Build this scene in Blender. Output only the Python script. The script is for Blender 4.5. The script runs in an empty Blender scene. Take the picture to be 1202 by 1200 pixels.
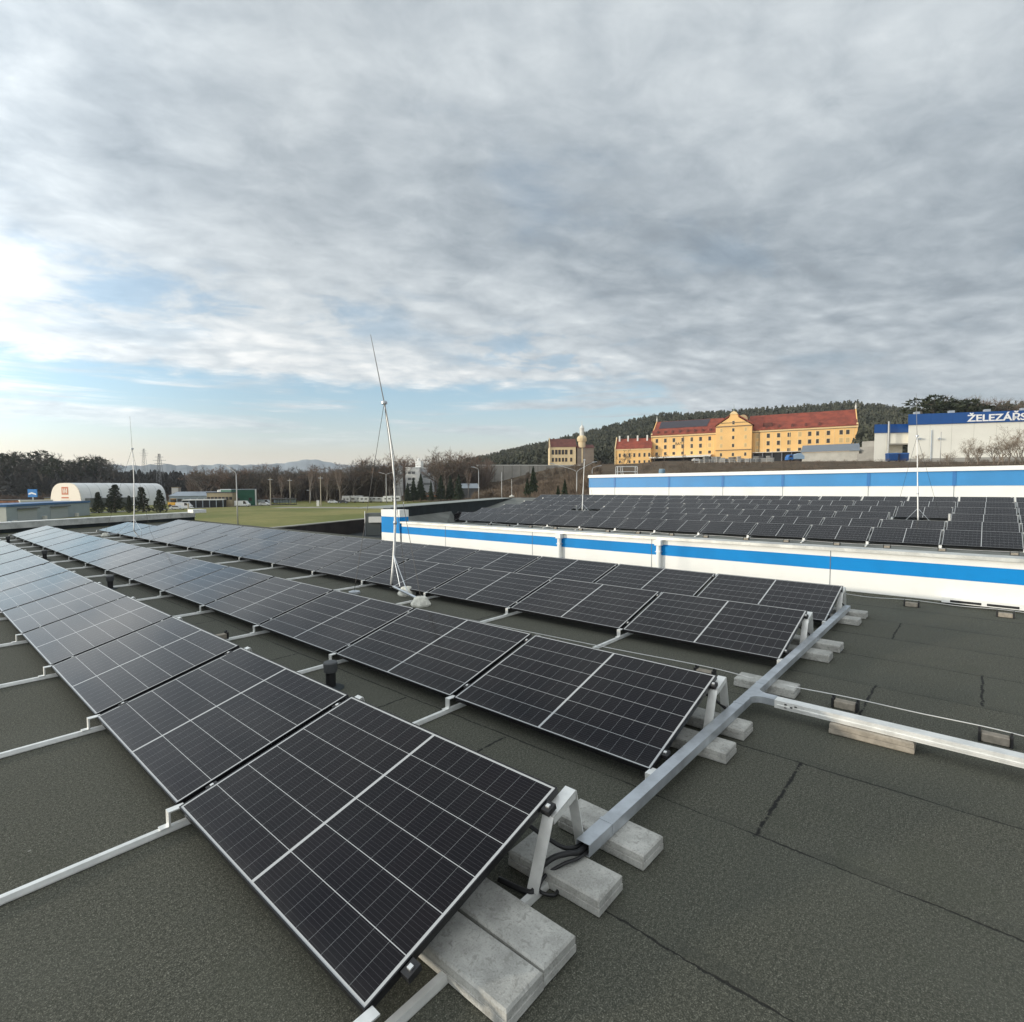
import bpy, math, random
import numpy as np
from mathutils import Vector, Matrix
random.seed(7); rng = np.random.default_rng(7)
scene = bpy.context.scene
COL = scene.collection
# ------------------------------------------------------------------ camera
FPX, YAW, PITCH, ROLL, CX, CY = 636.947, -0.83368, -0.056835, -0.0070689, 576.12, 607.74
ZC = 1.8406
cyw, syw = math.cos(YAW), math.sin(YAW)
FV = np.array([-syw*math.cos(PITCH), cyw*math.cos(PITCH), math.sin(PITCH)])
r0 = np.array([cyw, syw, 0.0]); u0_ = np.cross(r0, FV)
RV = math.cos(ROLL)*r0 + math.sin(ROLL)*u0_
UV_ = -math.sin(ROLL)*r0 + math.cos(ROLL)*u0_
CAM = np.array([0, 0, ZC])
cam = bpy.data.cameras.new('camera'); camo = bpy.data.objects.new('camera', cam); COL.objects.link(camo)
cam.sensor_width = 36; cam.sensor_fit = 'HORIZONTAL'; cam.lens = FPX/1202*36
cam.shift_x = (601-CX)/1202; cam.shift_y = (CY-600)/1202
cam.clip_start = 0.05; cam.clip_end = 20000
M = Matrix.Identity(4)
for i in range(3):
    M[i][0] = RV[i]; M[i][1] = UV_[i]; M[i][2] = -FV[i]; M[i][3] = CAM[i]
camo.matrix_world = M
scene.camera = camo

def ray(u, v): return FV + RV*(u-CX)/FPX - UV_*(v-CY)/FPX
def at(u, D, v=570):
    """ground-plan position of a thing seen in direction u at forward depth D"""
    d = ray(u, v); return CAM + d*D
def zat(u, v, D): return at(u, D, v)[2]
def floor_pt(u, v, z=0.0):
    d = ray(u, v); t = (z-ZC)/d[2]; return CAM + d*t

# ------------------------------------------------------------------ sun / world
SUN_EL, SUN_AZV = math.radians(8.5), (-0.82, 0.57)      # direction TOWARDS the sun in plan
sl = bpy.data.lights.new('sun', 'SUN'); so = bpy.data.objects.new('sun', sl); COL.objects.link(so)
sl.energy = 2.45; sl.angle = math.radians(2.5); sl.color = (1.0, 0.90, 0.74)
sv = Vector((SUN_AZV[0]*math.cos(SUN_EL), SUN_AZV[1]*math.cos(SUN_EL), math.sin(SUN_EL))).normalized()
so.rotation_euler = (-sv).to_track_quat('-Z', 'Y').to_euler()
so.location = (-40, 40, 20)
scene.view_settings.view_transform = 'Standard'; scene.view_settings.look = 'None'
scene.view_settings.exposure = 0.30; scene.view_settings.gamma = 1.0
scene.view_settings.use_curve_mapping = False

class NT:
    """tiny helper that writes node graphs"""
    def __init__(s, tree): s.t = tree; s.n = tree.nodes; s.l = tree.links
    def new(s, typ, **kw):
        nd = s.n.new(typ)
        for k, v in kw.items(): setattr(nd, k, v)
        return nd
    def put(s, sock, v):
        if hasattr(v, 'is_linked') or isinstance(v, bpy.types.NodeSocket): s.l.new(v, sock)
        else:
            if sock.type == 'RGBA' and len(v) == 3: v = (*v, 1)
            sock.default_value = v
    def m(s, op, a, b=0.0, c=0.0, clamp=False):
        nd = s.new('ShaderNodeMath', operation=op); nd.use_clamp = clamp
        s.put(nd.inputs[0], a); s.put(nd.inputs[1], b); s.put(nd.inputs[2], c); return nd.outputs[0]
    def mix(s, f, a, b, mode='MIX'):
        nd = s.new('ShaderNodeMix', data_type='RGBA', blend_type=mode); nd.clamp_factor = True
        s.put(nd.inputs[0], f); s.put(nd.inputs[6], a); s.put(nd.inputs[7], b); return nd.outputs[2]
    def ss(s, x, a, b):      # smoothstep a..b
        nd = s.new('ShaderNodeMapRange', interpolation_type='SMOOTHSTEP')
        s.put(nd.inputs[0], x); s.put(nd.inputs[1], a); s.put(nd.inputs[2], b); return nd.outputs[0]
    def noise(s, vec, scale, detail=4, rough=0.5, dist=0.0, out=0):
        nd = s.new('ShaderNodeTexNoise'); 
        if vec is not None: s.l.new(vec, nd.inputs['Vector'])
        nd.inputs['Scale'].default_value = scale; nd.inputs['Detail'].default_value = detail
        nd.inputs['Roughness'].default_value = rough; nd.inputs['Distortion'].default_value = dist
        return nd.outputs[out]
    def xyz(s, x, y, z=0.0):
        nd = s.new('ShaderNodeCombineXYZ'); s.put(nd.inputs[0], x); s.put(nd.inputs[1], y); s.put(nd.inputs[2], z); return nd.outputs[0]
    def sep(s, v):
        nd = s.new('ShaderNodeSeparateXYZ'); s.l.new(v, nd.inputs[0]); return nd.outputs

w = bpy.data.worlds.new('World'); scene.world = w; w.use_nodes = True
def build_world():
    t = w.node_tree; t.nodes.clear(); N = NT(t)
    out = N.new('ShaderNodeOutputWorld'); bg = N.new('ShaderNodeBackground')
    bg.inputs['Strength'].default_value = 0.1
    t.links.new(bg.outputs[0], out.inputs[0])
    sky = N.new('ShaderNodeTexSky', sky_type='NISHITA'); sky.sun_disc = False
    sky.sun_elevation = SUN_EL; sky.sun_rotation = math.atan2(SUN_AZV[0], SUN_AZV[1])
    sky.altitude = 300; sky.air_density = 1.0; sky.dust_density = 1.0; sky.ozone_density = 1.0
    tc = N.new('ShaderNodeTexCoord'); d = N.sep(tc.outputs['Generated'])
    x, y, z = d[0], d[1], d[2]
    s = N.m('ADD', N.m('MULTIPLY', x, cyw), N.m('MULTIPLY', y, syw))          # to the right
    f = N.m('ADD', N.m('MULTIPLY', x, -syw), N.m('MULTIPLY', y, cyw))         # forward
    zz = N.m('ADD', N.m('MAXIMUM', z, 0.0), 0.17)
    px = N.m('DIVIDE', s, zz); py = N.m('DIVIDE', f, zz)
    P = N.xyz(px, py, 0.0)
    rt = N.xyz(N.m('ADD', N.m('MULTIPLY', px, .94), N.m('MULTIPLY', py, .20)), N.m('MULTIPLY', N.m('SUBTRACT', py, N.m('MULTIPLY', px, .25)), 1.25), 3.1)
    big = N.noise(rt, 0.65, 3, .5, .3)
    mid = N.noise(rt, 1.9, 7, .58, .35)
    fine = N.noise(rt, 5.4, 6, .6, .5)
    # cloud cover: lower edge
    edge = N.m('SUBTRACT', 0.180, N.m('MULTIPLY', N.ss(s, 0.24, 0.52), 0.215))
    edge = N.m('SUBTRACT', edge, N.m('MULTIPLY', N.ss(f, 0.2, -0.3), 0.25))
    wob = N.m('ADD', N.m('MULTIPLY', N.m('SUBTRACT', mid, .5), .09), N.m('MULTIPLY', N.m('SUBTRACT', fine, .5), .05))
    cov = N.ss(N.m('SUBTRACT', N.m('ADD', z, wob), edge), -0.014, 0.020)
    # blue gaps in the deck low on the left
    gz = N.m('MULTIPLY', N.ss(z, .22, .27), N.ss(z, .36, .30)); gz = N.m('MULTIPLY', gz, N.ss(s, .05, -.35))
    gap = N.m('MULTIPLY', gz, N.ss(N.m('ADD', N.m('MULTIPLY', mid, .6), N.m('MULTIPLY', fine, .4)), .50, .40))
    gz2 = N.m('MULTIPLY', N.ss(z, .185, .21), N.ss(z, .30, .24)); gz2 = N.m('MULTIPLY', gz2, N.ss(N.m('ABSOLUTE', N.m('SUBTRACT', s, .08)), .22, .05))
    gap2 = N.m('MULTIPLY', gz2, N.ss(N.m('ADD', N.m('MULTIPLY', mid, .5), N.m('MULTIPLY', fine, .5)), .50, .42))
    thin = N.m('MULTIPLY', N.ss(N.m('ADD', N.m('MULTIPLY', big, .4), N.m('MULTIPLY', mid, .6)), .47, .36), .30)
    cov = N.m('MULTIPLY', cov, N.m('SUBTRACT', 1.0, N.m('MULTIPLY', N.m('MAXIMUM', gap, gap2), .48)))
    cov = N.m('MULTIPLY', cov, N.m('SUBTRACT', 1.0, N.m('MULTIPLY', thin, .5)))
    # thin streaks below the deck
    st = N.xyz(N.m('MULTIPLY', s, 2.2), N.m('MULTIPLY', z, 34.0), 7.0)
    stn = N.noise(st, 1.0, 5, .6, .4)
    sz = N.m('MULTIPLY', N.ss(z, .055, .13), N.ss(z, .21, .16))
    streak = N.m('MULTIPLY', N.m('MULTIPLY', N.ss(stn, .47, .62), sz), .85)
    cov = N.m('MAXIMUM', cov, streak)
    # cloud brightness
    zc = N.m('SUBTRACT', .52, N.m('MULTIPLY', N.m('ADD', s, .6), .17))
    bd = N.m('DIVIDE', N.m('SUBTRACT', N.m('ADD', z, N.m('MULTIPLY', N.m('SUBTRACT', big, .5), .25)), zc), .12)
    band = N.m('POWER', 2.718, N.m('MULTIPLY', N.m('MULTIPLY', bd, bd), -1.0))
    lo = N.m('MULTIPLY', N.ss(z, .44, .20), N.ss(s, .42, -.25))                  # bright sheet low left
    right = N.ss(s, -.05, .55)
    b = N.m('ADD', .560, N.m('MULTIPLY', lo, .10))
    b = N.m('SUBTRACT', b, N.m('MULTIPLY', band, .15))
    b = N.m('SUBTRACT', b, N.m('MULTIPLY', right, .05))
    b = N.m('ADD', b, N.m('MULTIPLY', N.m('SUBTRACT', big, .5), .36))
    b = N.m('ADD', b, N.m('MULTIPLY', N.m('SUBTRACT', mid, .5), .44))
    b = N.m('ADD', b, N.m('MULTIPLY', N.m('SUBTRACT', fine, .5), .34))
    # rippled clumps (altocumulus), stronger low down where the deck is thin
    wv = N.new('ShaderNodeVectorMath', operation='ADD'); N.l.new(rt, wv.inputs[0])
    nv = N.new('ShaderNodeTexNoise'); N.l.new(rt, nv.inputs['Vector']); nv.inputs['Scale'].default_value = 2.2; nv.inputs['Detail'].default_value = 3
    sc_ = N.new('ShaderNodeVectorMath', operation='SCALE'); N.l.new(nv.outputs['Color'], sc_.inputs[0]); sc_.inputs['Scale'].default_value = .55; N.l.new(sc_.outputs[0], wv.inputs[1])
    vr = N.new('ShaderNodeTexVoronoi', feature='SMOOTH_F1'); N.l.new(wv.outputs[0], vr.inputs['Vector']); vr.inputs['Scale'].default_value = 6.2; vr.inputs['Smoothness'].default_value = .6
    rip = N.m('MULTIPLY', N.m('SUBTRACT', .42, vr.outputs['Distance']), N.m('MULTIPLY', N.m('ADD', .06, N.m('MULTIPLY', N.ss(z, .50, .2), .17)), N.m('ADD', .3, N.m('MULTIPLY', N.ss(big, .38, .6), 1.1))))
    b = N.m('ADD', b, rip)
    fr = N.noise(rt, 11.0, 5, .6, .4)
    b = N.m('ADD', b, N.m('MULTIPLY', N.m('SUBTRACT', fr, .5), .20))
    b = N.m('ADD', b, N.m('MULTIPLY', N.ss(f, 0.15, -0.5), .16))                 # brighter sky behind the camera
    b = N.m('MINIMUM', N.m('MAXIMUM', b, .17), .80)
    cr = N.new('ShaderNodeValToRGB'); N.put(cr.inputs[0], b)
    e = cr.color_ramp.elements
    e[0].position = .15; e[0].color = (.20, .235, .265, 1)
    e[1].position = .85; e[1].color = (.86, .87, .86, 1)
    for p_, c_ in ((.32, (.285, .330, .372, 1)), (.45, (.388, .436, .476, 1)), (.62, (.555, .603, .634, 1))):
        k = e.new(p_); k.color = c_
    cloud = cr.outputs[0]
    # clear sky below the deck: the Nishita sky lifted with pale winter haze
    hz = N.new('ShaderNodeValToRGB'); N.put(hz.inputs[0], z)
    e = hz.color_ramp.elements
    e[0].position = 0.0; e[0].color = (.70, .66, .58, 1)
    e[1].position = .42; e[1].color = (.20, .37, .60, 1)
    for p_, c_ in ((.045, (.80, .70, .55, 1)), (.085, (.62, .71, .70, 1)), (.14, (.43, .63, .75, 1)), (.20, (.32, .54, .73, 1))):
        k = e.new(p_); k.color = c_
    skyc = N.mix(0.25, N.mix(0, hz.outputs[0], hz.outputs[0]), N.mix(1.0, sky.outputs[0], (.1, .1, .1), 'MULTIPLY'))
    colr = N.mix(cov, skyc, cloud)
    # warm low haze across the horizon, also in front of the clouds
    colr = N.mix(N.m('MULTIPLY', N.ss(z, .06, .0), .45), colr, (.66, .64, .62))
    # the sky is brighter towards the low sun
    nx, ny, nz = SUN_AZV[0]*math.cos(SUN_EL), SUN_AZV[1]*math.cos(SUN_EL), math.sin(SUN_EL)
    cs = N.m('ADD', N.m('ADD', N.m('MULTIPLY', x, nx), N.m('MULTIPLY', y, ny)), N.m('MULTIPLY', z, nz))
    gl = N.m('ADD', 10.0, N.m('MULTIPLY', N.ss(cs, .12, .90), 12.0))
    fin = N.mix(1.0, colr, N.xyz(gl, N.m('MULTIPLY', gl, .995), N.m('MULTIPLY', gl, .99)), 'MULTIPLY')
    t.links.new(fin, bg.inputs['Color'])
build_world()
w.cycles.sampling_method = 'MANUAL'; w.cycles.sample_map_resolution = 1024

# ------------------------------------------------------------------ materials
MATS = {}
def mat(name, col, rough=.6, metal=0.0, var=0.0, vscale=3.0, bump=0.0, bscale=40.0, spec=.5, col2=None, coat=0.0, dirt=0.0, streak=0.0):
    if name in MATS: return MATS[name]
    m = bpy.data.materials.new(name); m.use_nodes = True; N = NT(m.node_tree)
    b = m.node_tree.nodes['Principled BSDF']
    b.inputs['Roughness'].default_value = rough; b.inputs['Metallic'].default_value = metal
    b.inputs['Specular IOR Level'].default_value = spec
    b.inputs['Coat Weight'].default_value = coat
    tc = N.new('ShaderNodeTexCoord'); ov = tc.outputs['Object']
    if var > 0 or col2:
        n = N.noise(ov, vscale, 6, .6)
        c2 = col2 if col2 else tuple(c*(1-var) for c in col)
        c1 = col if col2 else tuple(min(1, c*(1+var)) for c in col)
        c = N.mix(N.ss(n, .35, .65), c2, c1)
        if dirt:
            n2 = N.noise(ov, vscale*6, 5, .7)
            c = N.mix(N.m('MULTIPLY', N.ss(n2, .5, .75), dirt), c, tuple(q*.45 for q in col))
        N.put(b.inputs['Base Color'], c)
        if streak:
            mp = N.new('ShaderNodeMapping'); N.l.new(ov, mp.inputs[0]); mp.inputs['Scale'].default_value = (9, 9, .7)
            n3 = N.noise(mp.outputs[0], 1.6, 5, .65); n4 = N.noise(ov, .7, 3, .5)
            c = N.mix(N.m('MULTIPLY', N.m('MULTIPLY', N.ss(n3, .50, .78), N.ss(n4, .3, .65)), streak), c, tuple(q*.50 for q in col))
        r = N.m('ADD', rough-.06, N.m('MULTIPLY', n, .12)); N.put(b.inputs['Roughness'], r)
    else:
        b.inputs['Base Color'].default_value = (*col, 1)
    if bump > 0:
        bn = N.new('ShaderNodeBump'); bn.inputs['Strength'].default_value = bump; bn.inputs['Distance'].default_value = .004
        N.put(bn.inputs['Height'], N.noise(ov, bscale, 3, .6)); N.l.new(bn.outputs[0], b.inputs['Normal'])
    MATS[name] = m; return m

alu = mat('brushed_aluminium', (.78, .78, .76), .38, .75, .10, 8)
alu_white = mat('mill_aluminium', (.80, .80, .77), .42, .45, .08, 9)
galv = mat('galvanised_steel', (.50, .53, .56), .42, .62, .13, 6, .15, 60)
blackfr = mat('black_anodised_frame', (.012, .012, .014), .35, .3)
blackpl = mat('black_plastic', (.015, .015, .016), .55)
rubber = mat('black_rubber_cable', (.012, .012, .013), .5)
def concrete_mat():
    m = bpy.data.materials.new('paver_concrete'); m.use_nodes = True; N = NT(m.node_tree); b = m.node_tree.nodes['Principled BSDF']
    tc = N.new('ShaderNodeTexCoord'); oi = N.new('ShaderNodeObjectInfo')
    va = N.new('ShaderNodeVectorMath', operation='ADD'); N.l.new(tc.outputs['Object'], va.inputs[0])
    off = N.xyz(N.m('MULTIPLY', oi.outputs['Random'], 37.0), N.m('MULTIPLY', oi.outputs['Random'], 91.0), 0.0); N.l.new(off, va.inputs[1]); v = va.outputs[0]
    n1 = N.noise(v, 7, 6, .62); n2 = N.noise(v, 130, 3, .7); n3 = N.noise(v, 28, 5, .65, .6)
    c = N.mix(N.ss(n1, .3, .7), (.30, .297, .275), (.50, .495, .46))
    c = N.mix(N.m('MULTIPLY', N.ss(n3, .50, .66), .55), c, (.19, .185, .165))
    c = N.mix(N.m('MULTIPLY', N.ss(n2, .54, .70), .5), c, (.15, .145, .13))
    c = N.mix(N.m('MULTIPLY', N.ss(n2, .44, .33), .35), c, (.52, .51, .48))
    N.put(b.inputs['Base Color'], c); b.inputs['Roughness'].default_value = .9
    bn = N.new('ShaderNodeBump'); bn.inputs['Strength'].default_value = .5; bn.inputs['Distance'].default_value = .003
    N.put(bn.inputs['Height'], N.m('ADD', n2, N.m('MULTIPLY', n3, 1.5))); N.l.new(bn.outputs[0], b.inputs['Normal'])
    return m
concrete = concrete_mat()
white_clad = mat('white_cladding', (.79, .79, .755), .55, 0, .025, 1.6, dirt=.06, streak=.42)
blue_clad = mat('blue_cladding', (.003, .215, .55), .6, 0, .07, 1.2, spec=.2, streak=.25)
grey_clad = mat('grey_cladding', (.42, .47, .52), .5, 0, .06, 1.2)
coping_m = mat('coping_sheet', (.62, .62, .58), .42, .45, .16, 3, dirt=.25)
seam_m = mat('seam_gap', (.13, .15, .17), .7)
dark_felt = mat('dark_parapet_felt', (.018, .024, .026), .85, 0, .3, 3)
dark_m = mat('dark_opening_and_shade', (.012, .012, .013), .7)
stone_white = mat('pale_render', (.68, .67, .62), .8, 0, .06, .4)

def felt_mat():
    """granulated bitumen felt: sheets 0.98 m wide with torched seams and end laps"""
    m = bpy.data.materials.new('bitumen_felt'); m.use_nodes = True; N = NT(m.node_tree)
    b = m.node_tree.nodes['Principled BSDF']; b.inputs['Roughness'].default_value = .92; b.inputs['Specular IOR Level'].default_value = .3
    geo = N.new('ShaderNodeNewGeometry'); pos = geo.outputs['Position']; p = N.sep(pos)
    n_f = N.noise(pos, 165, 2, .75); n_g = N.noise(pos, 60, 4, .75); n_m = N.noise(pos, 6, 6, .7, .4); n_b = N.noise(pos, .55, 5, .6)
    wob = N.m('MULTIPLY', N.m('SUBTRACT', N.noise(pos, 2.2, 4, .6), .5), .045)
    wob2 = N.m('MULTIPLY', N.m('SUBTRACT', N.noise(pos, 26, 3, .6), .5), .022)
    xx = N.m('ADD', N.m('ADD', p[0], wob), wob2)
    ph = N.m('FRACT', N.m('ADD', N.m('DIVIDE', N.m('SUBTRACT', xx, 1.99), .9845), 20.0))
    dseam = N.m('MULTIPLY', N.m('MINIMUM', ph, N.m('SUBTRACT', 1.0, ph)), .9845)
    width = N.m('MULTIPLY', N.m('ADD', N.ss(N.noise(pos, 1.3, 4, .7), .35, .6), .25), .0085)
    seam = N.m('SUBTRACT', 1.0, N.ss(N.m('DIVIDE', dseam, width), .45, 1.0))
    seam = N.m('MULTIPLY', seam, N.m('GREATER_THAN', N.m('ABSOLUTE', N.m('SUBTRACT', p[0], 1.0)), .3))
    band_id = N.m('FLOOR', N.m('ADD', N.m('DIVIDE', N.m('SUBTRACT', xx, 1.99), .9845), 20.0))
    # end laps at measured places
    laps = [(7.9, 8.88, .75), (5.97, 6.95, -.05), (4.96, 5.97, .675), (2.95, 3.96, .83), (2.0, 2.95, 5.6), (4.96, 5.97, 5.15), (1.02, 2.0, 4.3), (2.0, 2.95, 3.7), (-.95, .03, 3.3), (2.0, 2.95, 2.55), (2.0, 2.95, 7.9), (4.96, 5.97, 9.4), (7.9, 8.88, -5.1)]
    lm = None
    wy = N.m('MULTIPLY', N.m('SUBTRACT', N.noise(pos, 9, 3, .7), .5), .05)
    for x0, x1, yy in laps:
        dy = N.m('ABSOLUTE', N.m('SUBTRACT', N.m('ADD', p[1], wy), yy))
        q = N.m('MULTIPLY', N.m('SUBTRACT', 1.0, N.ss(dy, .004, .015)), N.m('MULTIPLY', N.m('GREATER_THAN', p[0], x0), N.m('LESS_THAN', p[0], x1)))
        lm = q if lm is None else N.m('MAXIMUM', lm, q)
    lm = N.m('MULTIPLY', lm, N.ss(N.noise(pos, 20, 2, .6), .33, .45))
    c = N.mix(N.ss(n_g, .36, .66), (.070, .070, .051), (.182, .178, .138))
    c = N.mix(N.ss(n_f, .40, .64), N.mix(.72, c, (.018, .019, .016)), c)
    c = N.mix(N.m('MULTIPLY', N.ss(n_f, .60, .74), .65), c, (.46, .455, .40))
    c = N.mix(N.m('MULTIPLY', N.ss(n_m, .45, .72), .22), c, (.055, .058, .048))
    c = N.mix(N.m('MULTIPLY', N.ss(n_b, .48, .68), .22), c, (.12, .122, .100))
    hsh = N.m('FRACT', N.m('MULTIPLY', N.m('SINE', N.m('MULTIPLY', band_id, 12.98)), 43.7))
    c = N.mix(N.m('MULTIPLY', hsh, .20), c, (.055, .062, .05))
    # pale bird droppings / scratches, sparse
    vo = N.new('ShaderNodeTexVoronoi'); vo.inputs['Scale'].default_value = 5.5; N.l.new(pos, vo.inputs['Vector'])
    dots = N.m('MULTIPLY', N.m('LESS_THAN', vo.outputs['Distance'], .05), N.ss(N.noise(pos, .8, 2), .60, .66))
    c = N.mix(N.m('MULTIPLY', dots, .7), c, (.32, .31, .28))
    bleed = N.m('MULTIPLY', N.m('MULTIPLY', N.ss(ph, .085, .075), N.ss(N.noise(pos, 3.5, 4, .7), .3, .7)), .38)
    c = N.mix(bleed, c, (.045, .047, .038))
    st_ = N.m('MULTIPLY', N.m('MULTIPLY', N.ss(N.noise(pos, 1.7, 5, .55, .6), .56, .60), N.ss(N.noise(pos, .5, 2), .45, .6)), .22)
    c = N.mix(st_, c, (.055, .060, .042))
    c = N.mix(N.m('MAXIMUM', N.m('MULTIPLY', seam, .85), lm), c, (.012, .012, .011))
    N.put(b.inputs['Base Color'], c)
    bn = N.new('ShaderNodeBump'); bn.inputs['Strength'].default_value = .7; bn.inputs['Distance'].default_value = .004
    step = N.m('MULTIPLY', N.ss(ph, .0, .10), -.9)
    hgt = N.m('ADD', N.m('ADD', n_f, N.m('MULTIPLY', n_m, 1.5)), N.m('ADD', N.m('MULTIPLY', seam, -1.5), step))
    N.put(bn.inputs['Height'], hgt); N.l.new(bn.outputs[0], b.inputs['Normal'])
    return m
felt = felt_mat()

def glass_mat():
    m = bpy.data.materials.new('solar_cells_under_glass'); m.use_nodes = True; N = NT(m.node_tree)
    b = m.node_tree.nodes['Principled BSDF']; tc = N.new('ShaderNodeTexCoord'); p = N.sep(tc.outputs['Object'])
    x, y = p[0], p[1]
    def inr(v, a, c): return N.m('MULTIPLY', N.m('GREATER_THAN', v, a), N.m('LESS_THAN', v, c))
    W, L = 1.134, 1.722
    mx, my, cg = .0155, .020, .0085
    pitch = (W-2*mx)/6
    fx = N.m('MULTIPLY', N.m('FRACT', N.m('DIVIDE', N.m('SUBTRACT', x, mx), pitch)), pitch)
    gapx = .0016
    cellx = inr(fx, gapx, pitch-gapx)
    # mirrored halves
    yh = N.m('ABSOLUTE', N.m('SUBTRACT', y, L/2)); hl = L/2-my-cg; py_ = hl/9
    fy = N.m('MULTIPLY', N.m('FRACT', N.m('DIVIDE', N.m('SUBTRACT', yh, cg), py_)), py_)
    celly = inr(fy, .0007, py_-.0007)
    inside = N.m('MULTIPLY', inr(x, mx, W-mx), inr(yh, cg, L/2-my))
    cell = N.m('MULTIPLY', inside, N.m('MULTIPLY', cellx, celly))
    # busbar wires, parallel to the long side
    bw = pitch/10
    fb = N.m('ABSOLUTE', N.m('SUBTRACT', N.m('FRACT', N.m('DIVIDE', fx, bw)), .5))
    bus = N.m('MULTIPLY', N.m('LESS_THAN', fb, .045), cell)
    oi = N.new('ShaderNodeObjectInfo')
    geo = N.new('ShaderNodeNewGeometry')
    nz = N.noise(geo.outputs['Position'], .6, 3, .5)
    base = N.mix(N.m('ADD', N.m('MULTIPLY', oi.outputs['Random'], .5), N.m('MULTIPLY', nz, .5)), (.0060, .0040, .0048), (.0038, .0036, .0052))
    hw = N.new('ShaderNodeTexWhiteNoise'); hw.noise_dimensions = '3D'
    cellid = N.xyz(N.m('FLOOR', N.m('DIVIDE', x, pitch)), N.m('FLOOR', N.m('DIVIDE', y, py_)), oi.outputs['Random']); N.l.new(cellid, hw.inputs[0])
    base = N.mix(N.m('MULTIPLY', hw.outputs[0], .25), base, (.011, .0065, .0075))
    thinl = N.m('MULTIPLY', inside, cellx)
    lc = N.mix(thinl, (.44, .45, .45), (.20, .21, .215))
    c = N.mix(cell, lc, base)
    c = N.mix(N.m('MULTIPLY', bus, .22), c, (.12, .12, .125))
    # rain dust, more along the low edge
    dn = N.noise(tc.outputs['Object'], 14, 5, .65)
    dust = N.m('ADD', N.m('MULTIPLY', N.ss(x, .09, .0), N.m('MULTIPLY', dn, .06)), N.m('MULTIPLY', N.ss(dn, .55, .8), .008))
    c = N.mix(dust, c, (.32, .30, .27))
    N.put(b.inputs['Base Color'], c)
    N.put(b.inputs['Roughness'], N.m('ADD', .05, N.m('MULTIPLY', N.m('ADD', dn, oi.outputs['Random']), .03)))
    b.inputs['IOR'].default_value = 1.31; b.inputs['Specular IOR Level'].default_value = .5
    return m
glass = glass_mat()

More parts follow.
